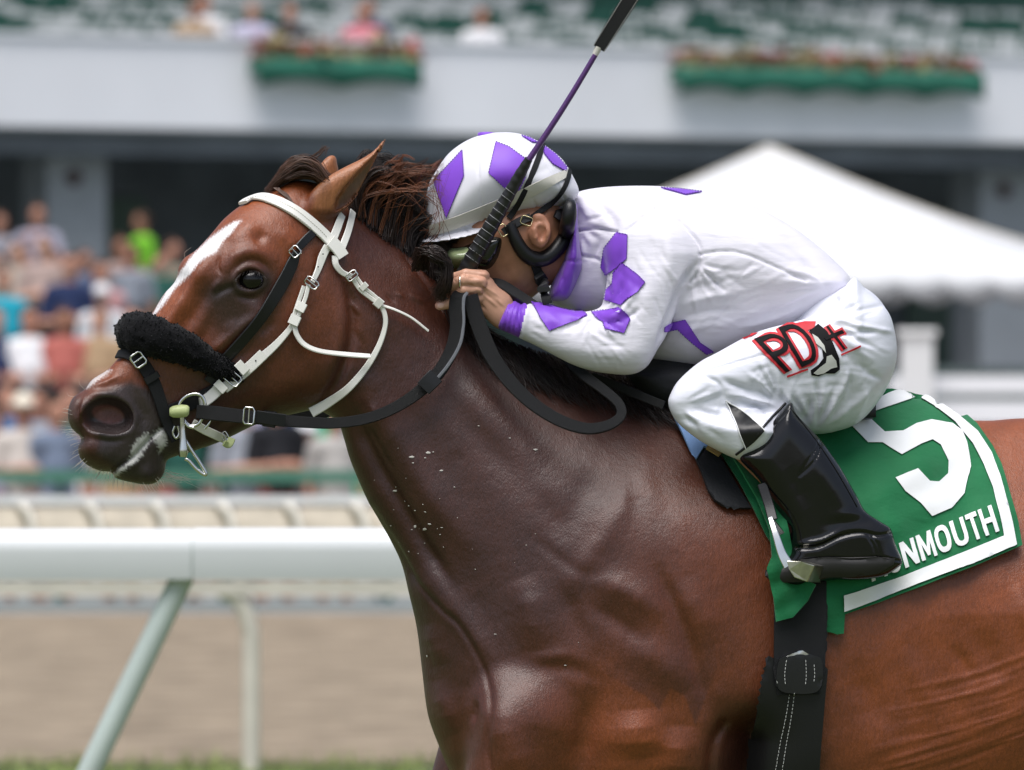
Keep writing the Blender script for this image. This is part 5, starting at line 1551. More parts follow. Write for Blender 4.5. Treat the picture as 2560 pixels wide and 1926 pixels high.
bc = W(1216, 336, -92 / PPM)
ov, of = [], []
for i, (rr, zz) in enumerate(((0.0147, -0.003), (0.0150, 0.0), (0.0135, 0.0025), (0.008, 0.0036), (0.001, 0.004))):
    for k in range(20):
        a = 2 * math.pi * k / 20
        ov.append(bc + Vector((rr * math.cos(a) - zz * .1, rr * math.sin(a), zz)))
for i in range(4):
    for k in range(20): of.append((i * 20 + k, i * 20 + (k + 1) % 20, i * 20 + 20 + (k + 1) % 20, i * 20 + 20 + k))
obj('cap_button', ov, of, m_purple, helmet)

# ---- straps, harness, goggles
def lay(pts, trees, off, fall=-0.15):
    out, nor = [], []
    for x, y in pts:
        l, n = hit_many(trees, x, y, off)
        if l is None: l, n = W(x, y, fall), Vector((0, -1, 0))
        out.append(l); nor.append(n)
    return out, nor
def strap(name, pts, width, trees, m, parent, off=0.003, thick=0.003, fall=-0.15, n=5):
    P = curve(np.array(pts, float), 3, False)
    o, nn = lay(P, trees, off, fall)
    A = np.array([tuple(v) for v in o]); N = np.array([tuple(v) for v in nn])
    for _ in range(3):
        A[1:-1] = (A[:-2] + 2 * A[1:-1] + A[2:]) / 4; N[1:-1] = (N[:-2] + 2 * N[1:-1] + N[2:]) / 4
    w = width if np.isscalar(width) else np.interp(np.linspace(0, 1, len(A)), np.linspace(0, 1, len(width)), width)
    return ribbon(name, A, w / PPM if np.isscalar(w) else np.asarray(w) / PPM, thick, m, parent, 3, N)
harness = empty('helmet_harness', W(1340, 640, -0.16))
adopt(harness, jockey)
HB_ = [helmet_bvh, body_bvh]
# (goggle straps)
strap('strap', r2((935, 190), (905, 290), (850, 420), (795, 530), (745, 620)), 15, HB_, m_web, harness, .004, .002)
strap('strap', r2((1088, 340), (1075, 400), (1040, 470), (960, 555), (880, 615)), 15, HB_, m_web, harness, .004, .002)
strap('strap', r2((880, 612), (800, 640), (740, 680), (715, 700)), 22, HB_, m_black, harness, .005, .003)
hp, hn_ = lay(curve(np.array(r2((750, 660), (790, 750), (840, 825), (905, 852), (975, 832), (1035, 765), (1070, 690), (1092, 610), (1098, 545), (1096, 520))), 4, False), HB_, .005)
A = np.array([tuple(v) for v in hp])
for _ in range(4): A[1:-1] = (A[:-2] + 2 * A[1:-1] + A[2:]) / 4
tube('ear_surround', A, np.interp(np.linspace(0, 1, len(A)), [0, .3, .8, 1], [.010, .0135, .0125, .009]), m_black, harness, 12)
drape('neck_pad', [r2((985, 610), (1000, 575), (1098, 540), (1104, 560), (1085, 700), (1050, 700), (1030, 640))], HB_, m_black, harness, .006, 8, .004)
strap('chin_strap', r2((885, 860), (905, 920), (935, 1000), (955, 1060), (970, 1110)), 24, HB_, m_web, harness, .005, .003)
cp, cn = lay(r2((905, 930), (925, 975), (945, 1025)), HB_, .010)
ribbon('buckle', cp, [0.018, .0235, .021], 0.008, mat('matt_plastic', (0.02, 0.02, 0.022), .5), harness, 3, cn)
for dx in (-4, 4):
    q, _n = lay(r2((938 + dx * 2, 962), (934 + dx * 2, 968), (944 + dx * 2, 974)), HB_, .0155)
    tube('buckle_print', q, .0006, mat('white_print', (.7, .7, .7)), harness, 5)
def ring_buckle(name, c, u, v, rad, m, parent, tongue=True):
    """rectangular wire buckle; u, v half-axes as vectors"""
    P = []
    for a, b in ((-1, -.7), (-1, .7), (-.7, 1), (.7, 1), (1, .7), (1, -.7), (.7, -1), (-.7, -1), (-1, -.7)): P.append(c + u * a + v * b)
    parts = [tube_geo(np.array([tuple(p) for p in P]), np.full(len(P), rad), 6, True)]
    if tongue: parts.append(tube_geo(np.array([tuple(c - v), tuple(c + v * 1.05)]), np.full(2, rad * .8), 6, True))
    V, F = join_geo(parts)
    return obj(name, V, F, m, parent)
for (x, y, a) in ((712, 688, -1.0), (847, 638, -.35)):
    l, n = lay(r2((x, y)), HB_, .008)
    ring_buckle('brass_buckle', l[0], Vector((math.cos(a), 0, math.sin(a))) * .0095, Vector((-math.sin(a), 0, math.cos(a))) * .007, .0011, m_brass, harness, False)

goggles = empty('goggles', W(1200, 640, -.15)); adopt(goggles, jockey)
gg_poly = curve(r2((480, 770), (560, 720), (640, 690), (735, 705), (742, 770), (705, 865), (640, 930), (560, 925), (470, 915), (400, 890), (380, 830), (400, 790)), 4)
gx2 = np.arange(1100, 1290, 3.5); gy2 = np.arange(-240, 60, 3.5); gz2 = np.arange(560, 700, 3.5)
Fg = infl(gg_poly, 114, 36, -92, gx2, gy2, gz2, 2)
V, Q = mesh_from(Fg, gx2, gy2, gz2, [(r2((640, 690), (735, 705), (742, 770), (705, 865), (640, 930)), 4, 4, 'full')], 5)
gg = obj('goggle_frame', place(V), Q, mat('black_glossy_goggle', (.012, .013, .012), .15, spec=.6), goggles)
gg_bvh = bvh(gg)
drape('lens', [curve(r2((388, 800), (440, 795), (505, 788), (520, 830), (505, 880), (470, 915), (425, 895), (395, 860)), 3)], [gg_bvh], mat('tinted_lens', (0.24, 0.29, 0.15), .08, spec=.7), goggles, .001, 6, .001)

# ---- purple collar scarf
col_poly = curve(r2((1112, 525), (1140, 545), (1142, 640), (1152, 760), (1172, 880), (1140, 980), (1100, 1060), (1060, 1092), (975, 1088), (985, 1010), (1010, 940), (1050, 845), (1085, 720), (1100, 620)), 4)
kx = np.arange(1355, 1475, 3.6); ky = np.arange(-215, 140, 4.2); kz = np.arange(490, 770, 3.6)
Fk = infl(col_poly, tps([(1430, 540, 132, 24), (1430, 640, 132, 30), (1400, 720, 122, 26), (1440, 700, 120, 26)]), 0, -66, kx, ky, kz, 2)
V, Q = mesh_from(Fk, kx, ky, kz, [(r2((1120, 560), (1105, 700), (1060, 860), (1010, 1000)), 5, -4, 'full'), (r2((1060, 860), (1120, 870), (1165, 860)), 4, -4, 'full'), (r2((1130, 620), (1130, 760), (1110, 900)), 7, 4), (r2((1030, 920), (1060, 990), (1060, 1080)), 6, -3), (r2((1100, 900), (1100, 980), (1080, 1060)), 6, 3)], 5)
obj('collar', place(V), Q, m_dpurple, jockey)

# ------------------------------------------------------------------ saddle cloth, girth, saddle
m_cloth = mat('green_saddle_cloth', (0.004, 0.135, 0.045), 0.7, spec=0.25, sheen=0.2, noise=(12, 0.10), bump=[(700, 0.12, 0.0008), (16, 0.34, 0.012, (1, 1, 1.8), (0, .5, 0))])
m_clothw = mat('white_cloth_print', (0.78, 0.79, 0.80), 0.65, spec=0.25, noise=(8, 0.05), bump=[(700, 0.12, 0.0008), (16, 0.2, 0.008)])
m_navy = mat('black_foam_pad', (0.008, 0.009, 0.012), 0.7, bump=[(260, 0.4, 0.0015)])
m_blue = mat('light_blue_towel', (0.20, 0.34, 0.62), 0.85, bump=[(300, 0.3, 0.0015)])
m_chamois = mat('tan_chamois', (0.45, 0.29, 0.10), 0.8, bump=[(200, 0.2, 0.001)])
m_strap = mat('white_bridle_vinyl', (0.76, 0.75, 0.70), 0.33, spec=0.5, noise=(30, 0.05))
m_rubber = mat('pale_green_rubber', (0.46, 0.52, 0.24), 0.45, noise=(60, 0.12))
HT = [horse_bvh]

def wav(x, y):   # soft folds of the cloth
    return 0.0050 * math.sin(x * 0.020 + y * 0.016) + 0.0034 * math.sin(x * 0.047 - y * 0.022 + 1.3) + 0.0018 * math.sin(y * 0.06 + x * .03)
cloth_pts = r3((470, 860), (540, 880), (640, 900), (720, 800), (860, 700), (1010, 640), (1130, 592), (1250, 610), (1320, 640), (1405, 690), (1485, 752), (1548, 838), (1582, 905), (1612, 1010), (1645, 1130), (1662, 1222), (1500, 1290), (1300, 1365), (1100, 1440), (962, 1486), (958, 1562), (882, 1553), (860, 1500), (780, 1420), (730, 1330), (690, 1240), (650, 1180), (600, 1080), (540, 970))
saddle_cloth = drape('saddle_cloth', [cloth_pts], HT, m_cloth, None, 0.010, 14, 0.0035, zfun=lambda x, y: wav(x, y) + 0.004)
tag(saddle_cloth, 'green saddle cloth with white number five and MONMOUTH lettering', 'saddle cloth')
cloth_bvh = bvh(saddle_cloth)
CT = [cloth_bvh]
five = [r3((1050, 700), (1130, 770), (1200, 766), (1250, 737), (1310, 722), (1390, 735), (1430, 765), (1448, 810), (1466, 905), (1440, 1010), (1385, 1068), (1312, 1097), (1268, 1048), (1205, 1000), (1168, 950), (1256, 912), (1300, 960), (1335, 964), (1372, 930), (1374, 880), (1345, 820), (1312, 799), (1270, 815), (1196, 858), (1120, 812), (1060, 812), (995, 745), (1000, 715), (1090, 645), (1178, 596), (1252, 632))]
drape('number', five, CT, m_clothw, saddle_cloth, .0054, 8, .0008)
border = [r3((960, 1410), (1200, 1332), (1400, 1257), (1596, 1178), (1578, 1090), (1552, 990), (1516, 900), (1470, 815), (1400, 730), (1330, 675), (1272, 640), (1275, 620), (1330, 648), (1410, 702), (1490, 768), (1548, 854), (1580, 940), (1605, 1030), (1630, 1140), (1645, 1213), (1500, 1276), (1300, 1352), (1100, 1427), (960, 1474))]
drape('white_border', border, CT, m_clothw, saddle_cloth, .0062, 8, .0008)
# MONMOUTH, sewn along the lower edge
b_ = 0.20      # stroke width of the block capitals
def oval(rx, ry, cx, n=22): return [(cx + rx * math.copysign(abs(math.cos(a)) ** .8, math.cos(a)), .5 + ry * math.copysign(abs(math.sin(a)) ** .8, math.sin(a))) for a in np.linspace(0, 2 * math.pi, n + 1)[:-1]]
GLYPH = {
    'M': (.92, [[(0, 0), (b_, 0), (b_, .62), (.38, .12), (.54, .12), (.92 - b_, .62), (.92 - b_, 0), (.92, 0), (.92, 1), (.70, 1), (.46, .42), (.22, 1), (0, 1)]]),
    'O': (.80, [oval(.40, .51, .40), oval(.20, .31, .40)]),
    'N': (.78, [[(0, 0), (b_, 0), (b_, .62), (.55, 0), (.78, 0), (.78, 1), (.78 - b_, 1), (.78 - b_, .38), (.23, 1), (0, 1)]]),
    'U': (.76, [[(0, 1), (0, .36), (.03, .18), (.11, .06), (.24, 0), (.38, -.02), (.52, 0), (.65, .06), (.73, .18), (.76, .36), (.76, 1), (.76 - b_, 1), (.76 - b_, .36), (.52, .22), (.45, .17), (.38, .16), (.31, .17), (.24, .22), (b_, .36), (b_, 1)]]),
    'T': (.66, [[(.23, 0), (.43, 0), (.43, .82), (.66, .82), (.66, 1), (0, 1), (0, .82), (.23, .82)]]),
    'H': (.76, [[(0, 0), (b_, 0), (b_, .42), (.76 - b_, .42), (.76 - b_, 0), (.76, 0), (.76, 1), (.76 - b_, 1), (.76 - b_, .60), (b_, .60), (b_, 1), (0, 1)]]),
}
def text_on(text, o, u, v, trees, m, parent, name, off):
    """one sewn piece per letter"""
    gap = .13
    tot = sum(GLYPH[c][0] + gap for c in text) - gap
    x = 0
    for c in text:
        w, L = GLYPH[c]
        drape(name, [[(o[0] + u[0] * (x + p[0]) / tot + v[0] * p[1], o[1] + u[1] * (x + p[0]) / tot + v[1] * p[1]) for p in l] for l in L], trees, m, parent, off, 7, .0009)
        x += w + gap
o_ = r3((1072, 1356))[0]; e_ = r3((1578, 1158))[0]
text_on('MONMOUTH', o_, (e_[0] - o_[0], e_[1] - o_[1]), (-19, -62), CT, m_clothw, saddle_cloth, 'letter', .0055)
# hanging front flap, partly over the girth
flap_pts = r3((436, 838), (520, 850), (600, 930), (660, 1020), (700, 1100), (720, 1200), (740, 1290), (800, 1360), (832, 1376), (800, 1440), (742, 1500), (672, 1517), (660, 1420), (634, 1312), (650, 1270), (640, 1180), (590, 1075), (520, 965), (470, 880))
flap = drape('front_flap', [flap_pts], HT, m_cloth, saddle_cloth, 0.042, 8, 0.003, zfun=lambda x, y: 0.007 * math.sin((x - 1900) * 0.05 + (y - 1400) * .012) * (1 if y > 1300 else .4) + wav(x * 1.5, y * 1.5))

saddle = empty('racing_saddle', W(1900, 1010, 0), 'small racing saddle with black pad and blue towel under the jockey\'s knee', 'saddle')
drape('saddle_pad', [r3((372, 880), (410, 845), (470, 880), (520, 965), (590, 1075), (560, 1076), (485, 1068), (450, 1045), (425, 1010), (395, 930))], HT, m_navy, saddle, .007, 7, .006)
drape('blue_towel', [r3((276, 712), (330, 742), (400, 795), (470, 832), (440, 850), (405, 848), (376, 893), (350, 860), (322, 800))], HT, m_blue, saddle, .013, 9, .004)
drape('chamois_edge', [r3((428, 838), (412, 862), (462, 892), (480, 872), (445, 842))], HT, m_chamois, saddle, .018, 7, .003)
V, F = [], []
sp = [(1700, 985, 30), (1780, 960, 60), (1900, 985, 110), (2020, 990, 150), (2120, 965, 170), (2190, 968, 150)]
for (x, y, w) in sp:
    for k in range(13):
        a = math.pi * (k / 12 - .5)
        V.append(W(x, y + (1 - math.cos(a)) * w * .5, (horse_mid(x) + w * math.sin(a) * 1.3) / PPM))
for i in range(len(sp) - 1):
    for k in range(12): F.append((i * 13 + k, i * 13 + k + 1, i * 13 + 14 + k, i * 13 + 13 + k))
solidify(obj('saddle_seat', V, F, m_black, saddle), .012)

px_g = np.arange(1540, 1800, 5.0); py_g = np.arange(-150, 190, 6.0); pz_g = np.arange(880, 1050, 5.0)
Fpm = infl(curve([(1560, 925), (1640, 893), (1735, 900), (1775, 950), (1740, 1010), (1660, 1030), (1590, 985)], 4), 135, 60, 10, px_g, py_g, pz_g, 2)
V, Q = mesh_from(Fpm, px_g, py_g, pz_g)
obj('pommel_pad', place(V), Q, m_navy, saddle)
girth = empty('girth', W(1980, 1700, -.2), 'wide black elastic girth with padded buckle guard behind the foreleg', 'girth')
r4 = lambda *p: [(900 + x / 1.3325, 900 + y / 1.3325) for x, y in p]
drape('girth_strap', [r4((1366, 700), (1420, 640), (1540, 640), (1541, 900), (1536, 1040), (1520, 1110), (1380, 1110), (1366, 1000))], HT, m_web, girth, .026, 8, .004)
drape('girth_body', [r4((1350, 985), (1384, 1000), (1520, 1000), (1548, 1030), (1540, 1120), (1520, 1380), (1516, 1460), (1305, 1460), (1310, 1300), (1316, 1180), (1330, 1060))], HT, m_black, girth, .020, 8, .006)
drape('buckle_guard', [curve(r4((1376, 1010), (1400, 988), (1500, 985), (1524, 1010), (1522, 1080), (1490, 1106), (1404, 1102), (1372, 1075)), 3)], HT, mat('soft_black_leather', (.008, .008, .009), .35, bump=[(200, .15, .001)]), girth, .033, 8, .005)
gb = [bvh(o) for o in bpy.data.objects if o.name.startswith(('girth_body', 'buckle_guard'))]
stitches(r4((1428, 1110), (1412, 1230), (1385, 1400)), gb, girth); stitches(r4((1444, 1110), (1430, 1230), (1405, 1400)), gb, girth)
stitches(r4((1384, 1010), (1382, 1050), (1390, 1085)), gb, girth, off=.0065); stitches(r4((1418, 1000), (1412, 1050), (1416, 1090)), gb, girth, off=.0065); stitches(r4((1482, 1000), (1484, 1050), (1480, 1090)), gb, girth, off=.0065); stitches(r4((1510, 1015), (1512, 1050), (1508, 1080)), gb, girth, off=.0065)
drape('metal_plate', [r4((1392, 990), (1460, 968), (1490, 986), (1440, 986))], HT, m_steel, girth, .031, 8, .002)

stirrup = empty('stirrup', W(1980, 1430, -.25), 'silver stirrup iron around the toe of the jockey\'s black boot', 'stirrup')
sy = -0.268
ribbon('stirrup_leather', [W(1905, 1210, -.235), W(1922, 1262, -.245), W(1932, 1300, -.258)], .016, .004, m_black, stirrup, 4)
ribbon('iron_arm', [W(1926, 1296, -.262), W(1940, 1340, -.275), W(1955, 1385, -.283), W(1972, 1415, -.286)], [.008, .011, .014, .018], .006, m_steel, stirrup, 5)
ribbon('iron_arm', [W(1926, 1296, -.262), W(1950, 1330, -.235), W(1985, 1375, -.205), W(2010, 1415, -.20)], [.008, .011, .012, .014], .006, m_steel, stirrup, 5)
V = [W(*p) for p in ((1966, 1402, -.290), (2003, 1404, -.292), (2037, 1414, -.290), (2018, 1456, -.288), (1985, 1444, -.290), (1972, 1424, -.291))]
V += [v + Vector((0.03, .085, -.004)) for v in V]
F = [(0, 1, 2, 3, 4, 5), (11, 10, 9, 8, 7, 6)] + [(i, i + 6, (i + 1) % 6 + 6, (i + 1) % 6) for i in range(6)]
o = obj('footbed', V, F, mat('worn_silver', (.55, .54, .46), .28, 1.0, noise=(60, .2)), stirrup, smooth=False); bevel(o, .0015)
bm = bmesh.new(); bm.from_mesh(o.data); bmesh.ops.recalc_face_normals(bm, faces=bm.faces); bm.to_mesh(o.data); bm.free()

# ------------------------------------------------------------------ bridle
bridle = empty('bridle', W(800, 640, -.2), 'white racing bridle with browband, throatlatch and loose strap ends', 'bridle')
eyel = empty
def hstrap(name, pts, width, m=m_strap, parent=None, off=.0035, thick=.0026):
    return strap(name, pts, width, HT, m, parent or bridle, off, thick, -.25)
bb = hstrap('browband', [(610, 514), (620, 506), (640, 498), (672, 500), (730, 526), (785, 568), (830, 612), (852, 640)], [26, 30, 32, 32, 32, 31, 30, 28], off=.005, thick=.005)
bbv = [bvh(bb)]
stitches([(612, 500), (640, 492), (672, 494), (735, 522), (790, 566), (820, 596)], bbv, bb, mat('beige_thread', (.42, .40, .34), .8), 6.5, 4, .0004, .0006)
stitches([(625, 509), (660, 505), (705, 520), (760, 556), (806, 598)], bbv, bb, bpy.data.materials['beige_thread'], 6.5, 4, .0004, .0006)
hstrap('headpiece', [(852, 538), (846, 555), (836, 585), (818, 625)], 22)
hstrap('headpiece', [(876, 534), (873, 550), (866, 580), (850, 625)], 19, off=.006)
hstrap('browband_loop', [(818, 606), (838, 626), (852, 645)], [36, 34, 32], off=.011, thick=.004)
hstrap('cheekpiece_upper', [(815, 618), (800, 650), (788, 680), (776, 706)], [20, 21, 17, 13], off=.006)
def free(pts, deps, name, width, m=m_strap, parent=None, thick=.003, n=6, face=None):
    """a strap that swings free: pixels plus distance off the coat in metres"""
    P = []
    for (x, y), d in zip(pts, deps):
        l, nn = hit(horse_bvh, x, y)
        P.append((l if l is not None else W(x, y, P[-1].y + .01 if P else -.25)) + Vector((0, -d, 0)))
    return ribbon(name, P, width / PPM if np.isscalar(width) else np.array(width) / PPM, thick, m, parent or bridle, n, face)
# cheekpiece: doubled part with buckle and keepers, then the long strap to the bit
free([(760, 716), (752, 740), (742, 768), (730, 806)], [.008] * 4, 'cheekpiece_layer', 11, face=(.5, -.8, .2))
free([(772, 712), (764, 745), (752, 775), (740, 808)], [.010] * 4, 'cheekpiece_layer', 11, face=(.4, -.9, .1))
free([(738, 800), (722, 826), (690, 862), (655, 893), (622, 918)], [.008, .006, .005, .005, .006], 'cheekpiece_lower', [13, 14, 18, 22, 25])
free([(660, 885), (625, 918), (590, 948), (560, 972)], [.010, .010, .009, .009], 'cheekpiece_lower', [28, 28, 27, 26], thick=.004)
free([(556, 962), (535, 985), (512, 1003), (500, 1006)], [.008, .008, .010, .012], 'cheekpiece_lower', [28, 28, 28, 22], thick=.005)
def keeper(pts, w, d=.013, m=m_strap, parent=None):
    free(pts, [d] * len(pts), 'keeper_loop', w, m, parent, .004, 3)
keeper([(758, 758), (748, 778)], 25, .014); keeper([(742, 790), (732, 812)], 27, .014); keeper([(614, 912), (598, 927)], 34, .015); keeper([(560, 960), (546, 974)], 33, .015)
def hbuckle(x, y, a, hu, hv, parent, d=.014, r=.0014, m=m_steel):
    l, n = hit(horse_bvh, x, y)
    if l is None: l = W(x, y, -.24)
    l = l + Vector((0, -d, 0))
    ring_buckle('buckle', l, Vector((math.cos(a), 0, -math.sin(a))) * hu / PPM, Vector((math.sin(a), 0, math.cos(a))) * hv / PPM, r, m, parent)
hbuckle(780, 708, -.9, 10, 17, bridle, .016); hbuckle(581, 945, -.85, 14, 22, bridle, .016)
for (x, y) in ((808, 636), (796, 668), (610, 926), (640, 902)):
    l, n = hit(horse_bvh, x, y); l = l + Vector((0, -.0122, 0))
    tube('punch_hole', [l, l + Vector((0, -.0006, 0))], .0013, m_black, bridle, 8)
free([(736, 808), (742, 836), (762, 862), (800, 878), (860, 886), (926, 891)], [.010, .014, .018, .02, .02, .02], 'loose_strap_end', [12, 13, 15, 15, 15, 14], face=(.1, -.8, .6))
# throatlatch
free([(838, 640), (840, 662), (856, 682), (880, 692)], [.010] * 4, 'throatlatch', [16, 15, 14, 13])
free([(884, 700), (900, 724), (925, 744), (950, 762)], [.012] * 4, 'throatlatch_layer', 11); free([(892, 694), (912, 720), (934, 738), (956, 758)], [.014] * 4, 'throatlatch_layer', 9)
hbuckle(880, 690, .9, 9, 14, bridle, .016); keeper([(905, 712), (914, 722)], 22, .017); keeper([(940, 752), (954, 764)], 24, .017)
free([(952, 762), (963, 790), (962, 822), (945, 870), (915, 920), (870, 972), (820, 1008), (778, 1032)], [.012, .012, .010, .008, .006, .005, .005, .006], 'throatlatch', [12, 12, 12, 14, 16, 19, 23, 26])
free([(955, 764), (990, 776), (1030, 796), (1071, 828)], [.014, .018, .02, .018], 'loose_strap_end', [9, 9, 9, 9], face=(0, -.5, .8))

# bit, rubber guard, chin strap
bit = empty('bit', W(455, 1040, -.28), 'steel ring bit with pale green rubber guard at the horse\'s mouth', 'bit')
hy0 = hit(horse_bvh, 455, 1040)[0].y
yb = hy0 - .016
wp = lambda pts, y=yb: [W(a, b, y) for a, b in pts]
tube('bit_ring', wp([(446, 1022), (452, 1004), (468, 990), (488, 985), (505, 992), (512, 1010), (508, 1035), (498, 1058), (480, 1066), (464, 1056), (456, 1040)]), .0031, m_steel, bit, 10, 5)
tube('cheek_bar', wp([(455, 1040), (456, 1070), (458, 1100), (458, 1128), (457, 1143)], yb - .004), [.0050, .0046, .0058, .0082, .0060], m_steel, bit, 12, 4)
tube('lower_ring', wp([(463, 1100), (478, 1125), (500, 1158), (515, 1184), (508, 1186), (490, 1172), (472, 1152), (462, 1148)], yb - .002), .0030, m_steel, bit, 10, 4)
tube('side_link', wp([(437, 1066), (432, 1082), (440, 1096), (448, 1084), (444, 1066)], yb + .004), .0022, m_steel, bit, 8, 4)
tube('hook', wp([(462, 1056), (470, 1066), (484, 1070)], yb - .002), .0028, m_steel, bit, 8, 4)
P = wp([(424, 1030), (432, 1030), (445, 1029), (458, 1028), (468, 1027), (473, 1027)], yb - .010)
tube('rubber_guard', P, [.006, .0094, .0106, .0106, .0092, .0056], m_rubber, bit, 16, 3)
strap_c = empty('chin_strap', W(530, 1080, -.27), 'short cream chin strap with small buckle under the horse\'s jaw', 'strap')
free([(482, 1058), (510, 1074), (540, 1088), (562, 1098)], [.012, .012, .012, .010], 'leather', [22, 22, 22, 21], m_strap, strap_c, .004)
hbuckle(564, 1094, -.5, 8, 14, strap_c, .016, .0013)
ribbon('strap_end', [W(560, 1108, yb + .02), W(572, 1112, yb + .03), W(580, 1096, yb + .035)], [.010, .012, .012], .003, m_rubber, strap_c, 4)
tube('curb_hook', [W(512, 1072, yb - .006), W(522, 1060, yb - .008), W(528, 1048, yb - .008)], [.0024, .0018, .0006], m_steel, strap_c, 8, 3)

# ------------------------------------------------------------------ shadow roll noseband
roll = empty('shadow_roll', W(420, 850, -.28), 'black fleece shadow roll noseband across the horse\'s nose', 'noseband')
m_fleece = mat('black_fleece', (0.006, 0.006, 0.007), 0.95, spec=0.1, sheen=0.08, bump=[(180, .6, .004)])
near = [(338, 834, 48), (402, 846, 47), (470, 876, 40), (535, 911, 30), (580, 935, 20), (606, 948, 10)]
P3, R3 = [], []
for i, (x, y, r) in enumerate(near):
    if i == 0:
        P3.append(Vector(W(x, y, float(horse_mid(x)) / PPM))); R3.append(r / PPM); continue
    l, n = hit(horse_bvh, x, y)
    P3.append(W(x, y, l.y - (r * .30) / PPM)); R3.append(r / PPM)
mid = P3[0]
# round the bridge of the nose
P3.insert(1, W(352, 834, mid.y - .034)); R3.insert(1, .0335)
full = []
for p, r in list(zip(P3[1:], R3[1:]))[::-1]:
    c = float(horse_mid(1280 + p.x * PPM)) / PPM
    full.append((Vector((p.x + .004, 2 * c - p.y, p.z)), r))
full += list(zip(P3, R3))
C3 = np.array([tuple(p) for p, r in full]); RR = np.array([r for p, r in full])
C4 = curve(C3, 8, False); R4 = np.interp(np.linspace(0, len(C3) - 1, len(C4)), np.arange(len(C3)), RR)
V, F = tube_geo(C4, R4, 36, True)
V = np.array([tuple(v) for v in V]); cen = np.concatenate([np.repeat(C4, 36, 0), np.repeat(C4[:1], 36, 0), np.repeat(C4[-1:], 36, 0)])
from mathutils import noise as mnoise
dirv = V - cen
for i in range(len(V)):
    q = Vector(V[i]) * 60
    V[i] = cen[i] + dirv[i] * (1 + 0.15 * mnoise.noise(q) + 0.15 * mnoise.noise(q * 2.7) + 0.08 * mnoise.noise(q * 5))
fl = obj('fleece', V, F, m_fleece, roll)
def spikes(name, base, nor, m, parent, L0, L1, w, jit, kind=None):
    V, F = [], []
    for p, n in zip(base, nor):
        p = Vector(p); n = (Vector(n) + Vector((random.gauss(0, jit), random.gauss(0, jit), random.gauss(0, jit)))).normalized()
        t = n.cross(Vector((random.gauss(0, 1), random.gauss(0, 1), random.gauss(0, 1)))).normalized()
        L = random.uniform(L0, L1); s = len(V); b = t.cross(n)
        bend = t * L * random.uniform(-.5, .5)
        V += [p + t * w, p - t * w * .5 + b * w * .8, p - t * w * .5 - b * w * .8, p + n * L * .6 + bend * .4 + t * w * .5, p + n * L + bend]
        F += [(s, s + 1, s + 3), (s + 1, s + 2, s + 3), (s + 2, s, s + 3), (s, s + 3, s + 4), (s + 1, s + 3, s + 4)]
    o = obj(name, V, F, m, parent); o['kind'] = 'stuff'
    return o
idx = rng.integers(0, len(V) - 72, 11000)
spikes('fleece_tufts', V[idx] - dirv[idx] * .05, dirv[idx] / np.linalg.norm(dirv[idx], axis=1)[:, None], m_fleece, roll, .0018, .0058, .0017, .85)
# burrs caught in the fleece
hstrap('lower_strap', [(300, 892), (318, 886), (345, 898), (366, 926), (384, 962), (398, 1000), (408, 1040), (424, 1075), (434, 1100)], [26, 30, 34, 34, 33, 30, 28, 24, 20], m_web, roll, .006, .004)
hstrap('keeper_loop', [(372, 938), (380, 952)], 40, m_black, roll, .010, .004)
hstrap('cheek_strap', [(738, 628), (728, 660), (700, 715), (660, 780), (612, 840), (570, 885), (540, 925), (520, 955)], [20, 32, 34, 32, 31, 31, 30, 26], m_black, roll, .005, .004)
hstrap('cheek_strap', [(740, 622), (762, 600), (786, 578)], [22, 22, 20], m_black, roll, .004, .003)
hstrap('lower_cheek_strap', [(560, 960), (520, 985), (470, 1010), (420, 1030)], [30, 34, 36, 34], m_web, roll, .004, .003)
def bk(x, y, a, hu, hv, r): hbuckle(x, y, a, hu, hv, roll, .014, r)
bk(347, 900, .95, 17, 15, .0021); bk(738, 630, -.75, 12, 12, .0013)

# ------------------------------------------------------------------ reins
reins = empty('reins', W(1000, 1000, -.2), 'black webbing reins looping from the bit to the jockey\'s hand', 'reins')
m_rein = mat('rubber_grip_webbing', (0.0055, 0.006, 0.007), 0.5, spec=0.3, weave=(300, 0.5, 0.0012, 0.2))
def rein(name, pts, ws, face=None, th=.004, n=8, m=m_web):
    return ribbon(name, [W(x, y, d) for x, y, d in pts], np.array(ws) / PPM, th, m, reins, n, face)
r1 = [(492, 1030, yb - .004), (540, 1034, yb - .012), (600, 1041, yb - .006), (680, 1049, -.285), (760, 1056, -.265), (840, 1058, -.25), (920, 1046, -.237), (990, 1018, -.23), (1050, 978, -.225), (1098, 930, -.217), (1130, 872, -.205), (1142, 815, -.195), (1140, 770, -.186), (1144, 742, -.180), (1158, 730, -.172)]
rein('rein_strap', r1, [34, 36, 34, 30, 28, 27, 27, 28, 31, 34, 37, 38, 38, 36, 32], [(0, -1, .1)] * 9 + [(-.35, -.9, .1), (-.5, -.85, 0), (-.5, -.85, 0), (-.4, -.85, .2), (-.2, -.7, .7), (.2, -.3, 1)], .005, m=m_rein)
ribbon('rein_edge', [W(1069, 972, -.2285), W(1114, 922, -.2215), W(1148, 866, -.2105), W(1158, 815, -.201), (W(1158, 772, -.192)), W(1160, 745, -.187), W(1168, 733, -.180)], .0055, .0045, mat('grey_rein_binding', (.16, .17, .19), .5, weave=(420, .5, .001)), reins, 6, (.3, -.9, .2))
r2_ = [(1176, 738, -.178), (1186, 780, -.176), (1205, 836, -.178), (1235, 900, -.185), (1280, 960, -.20), (1335, 1012, -.215), (1400, 1052, -.23), (1465, 1072, -.24), (1520, 1064, -.234), (1552, 1040, -.226), (1546, 1008, -.21), (1505, 972, -.185), (1455, 935, -.15), (1415, 895, -.10)]
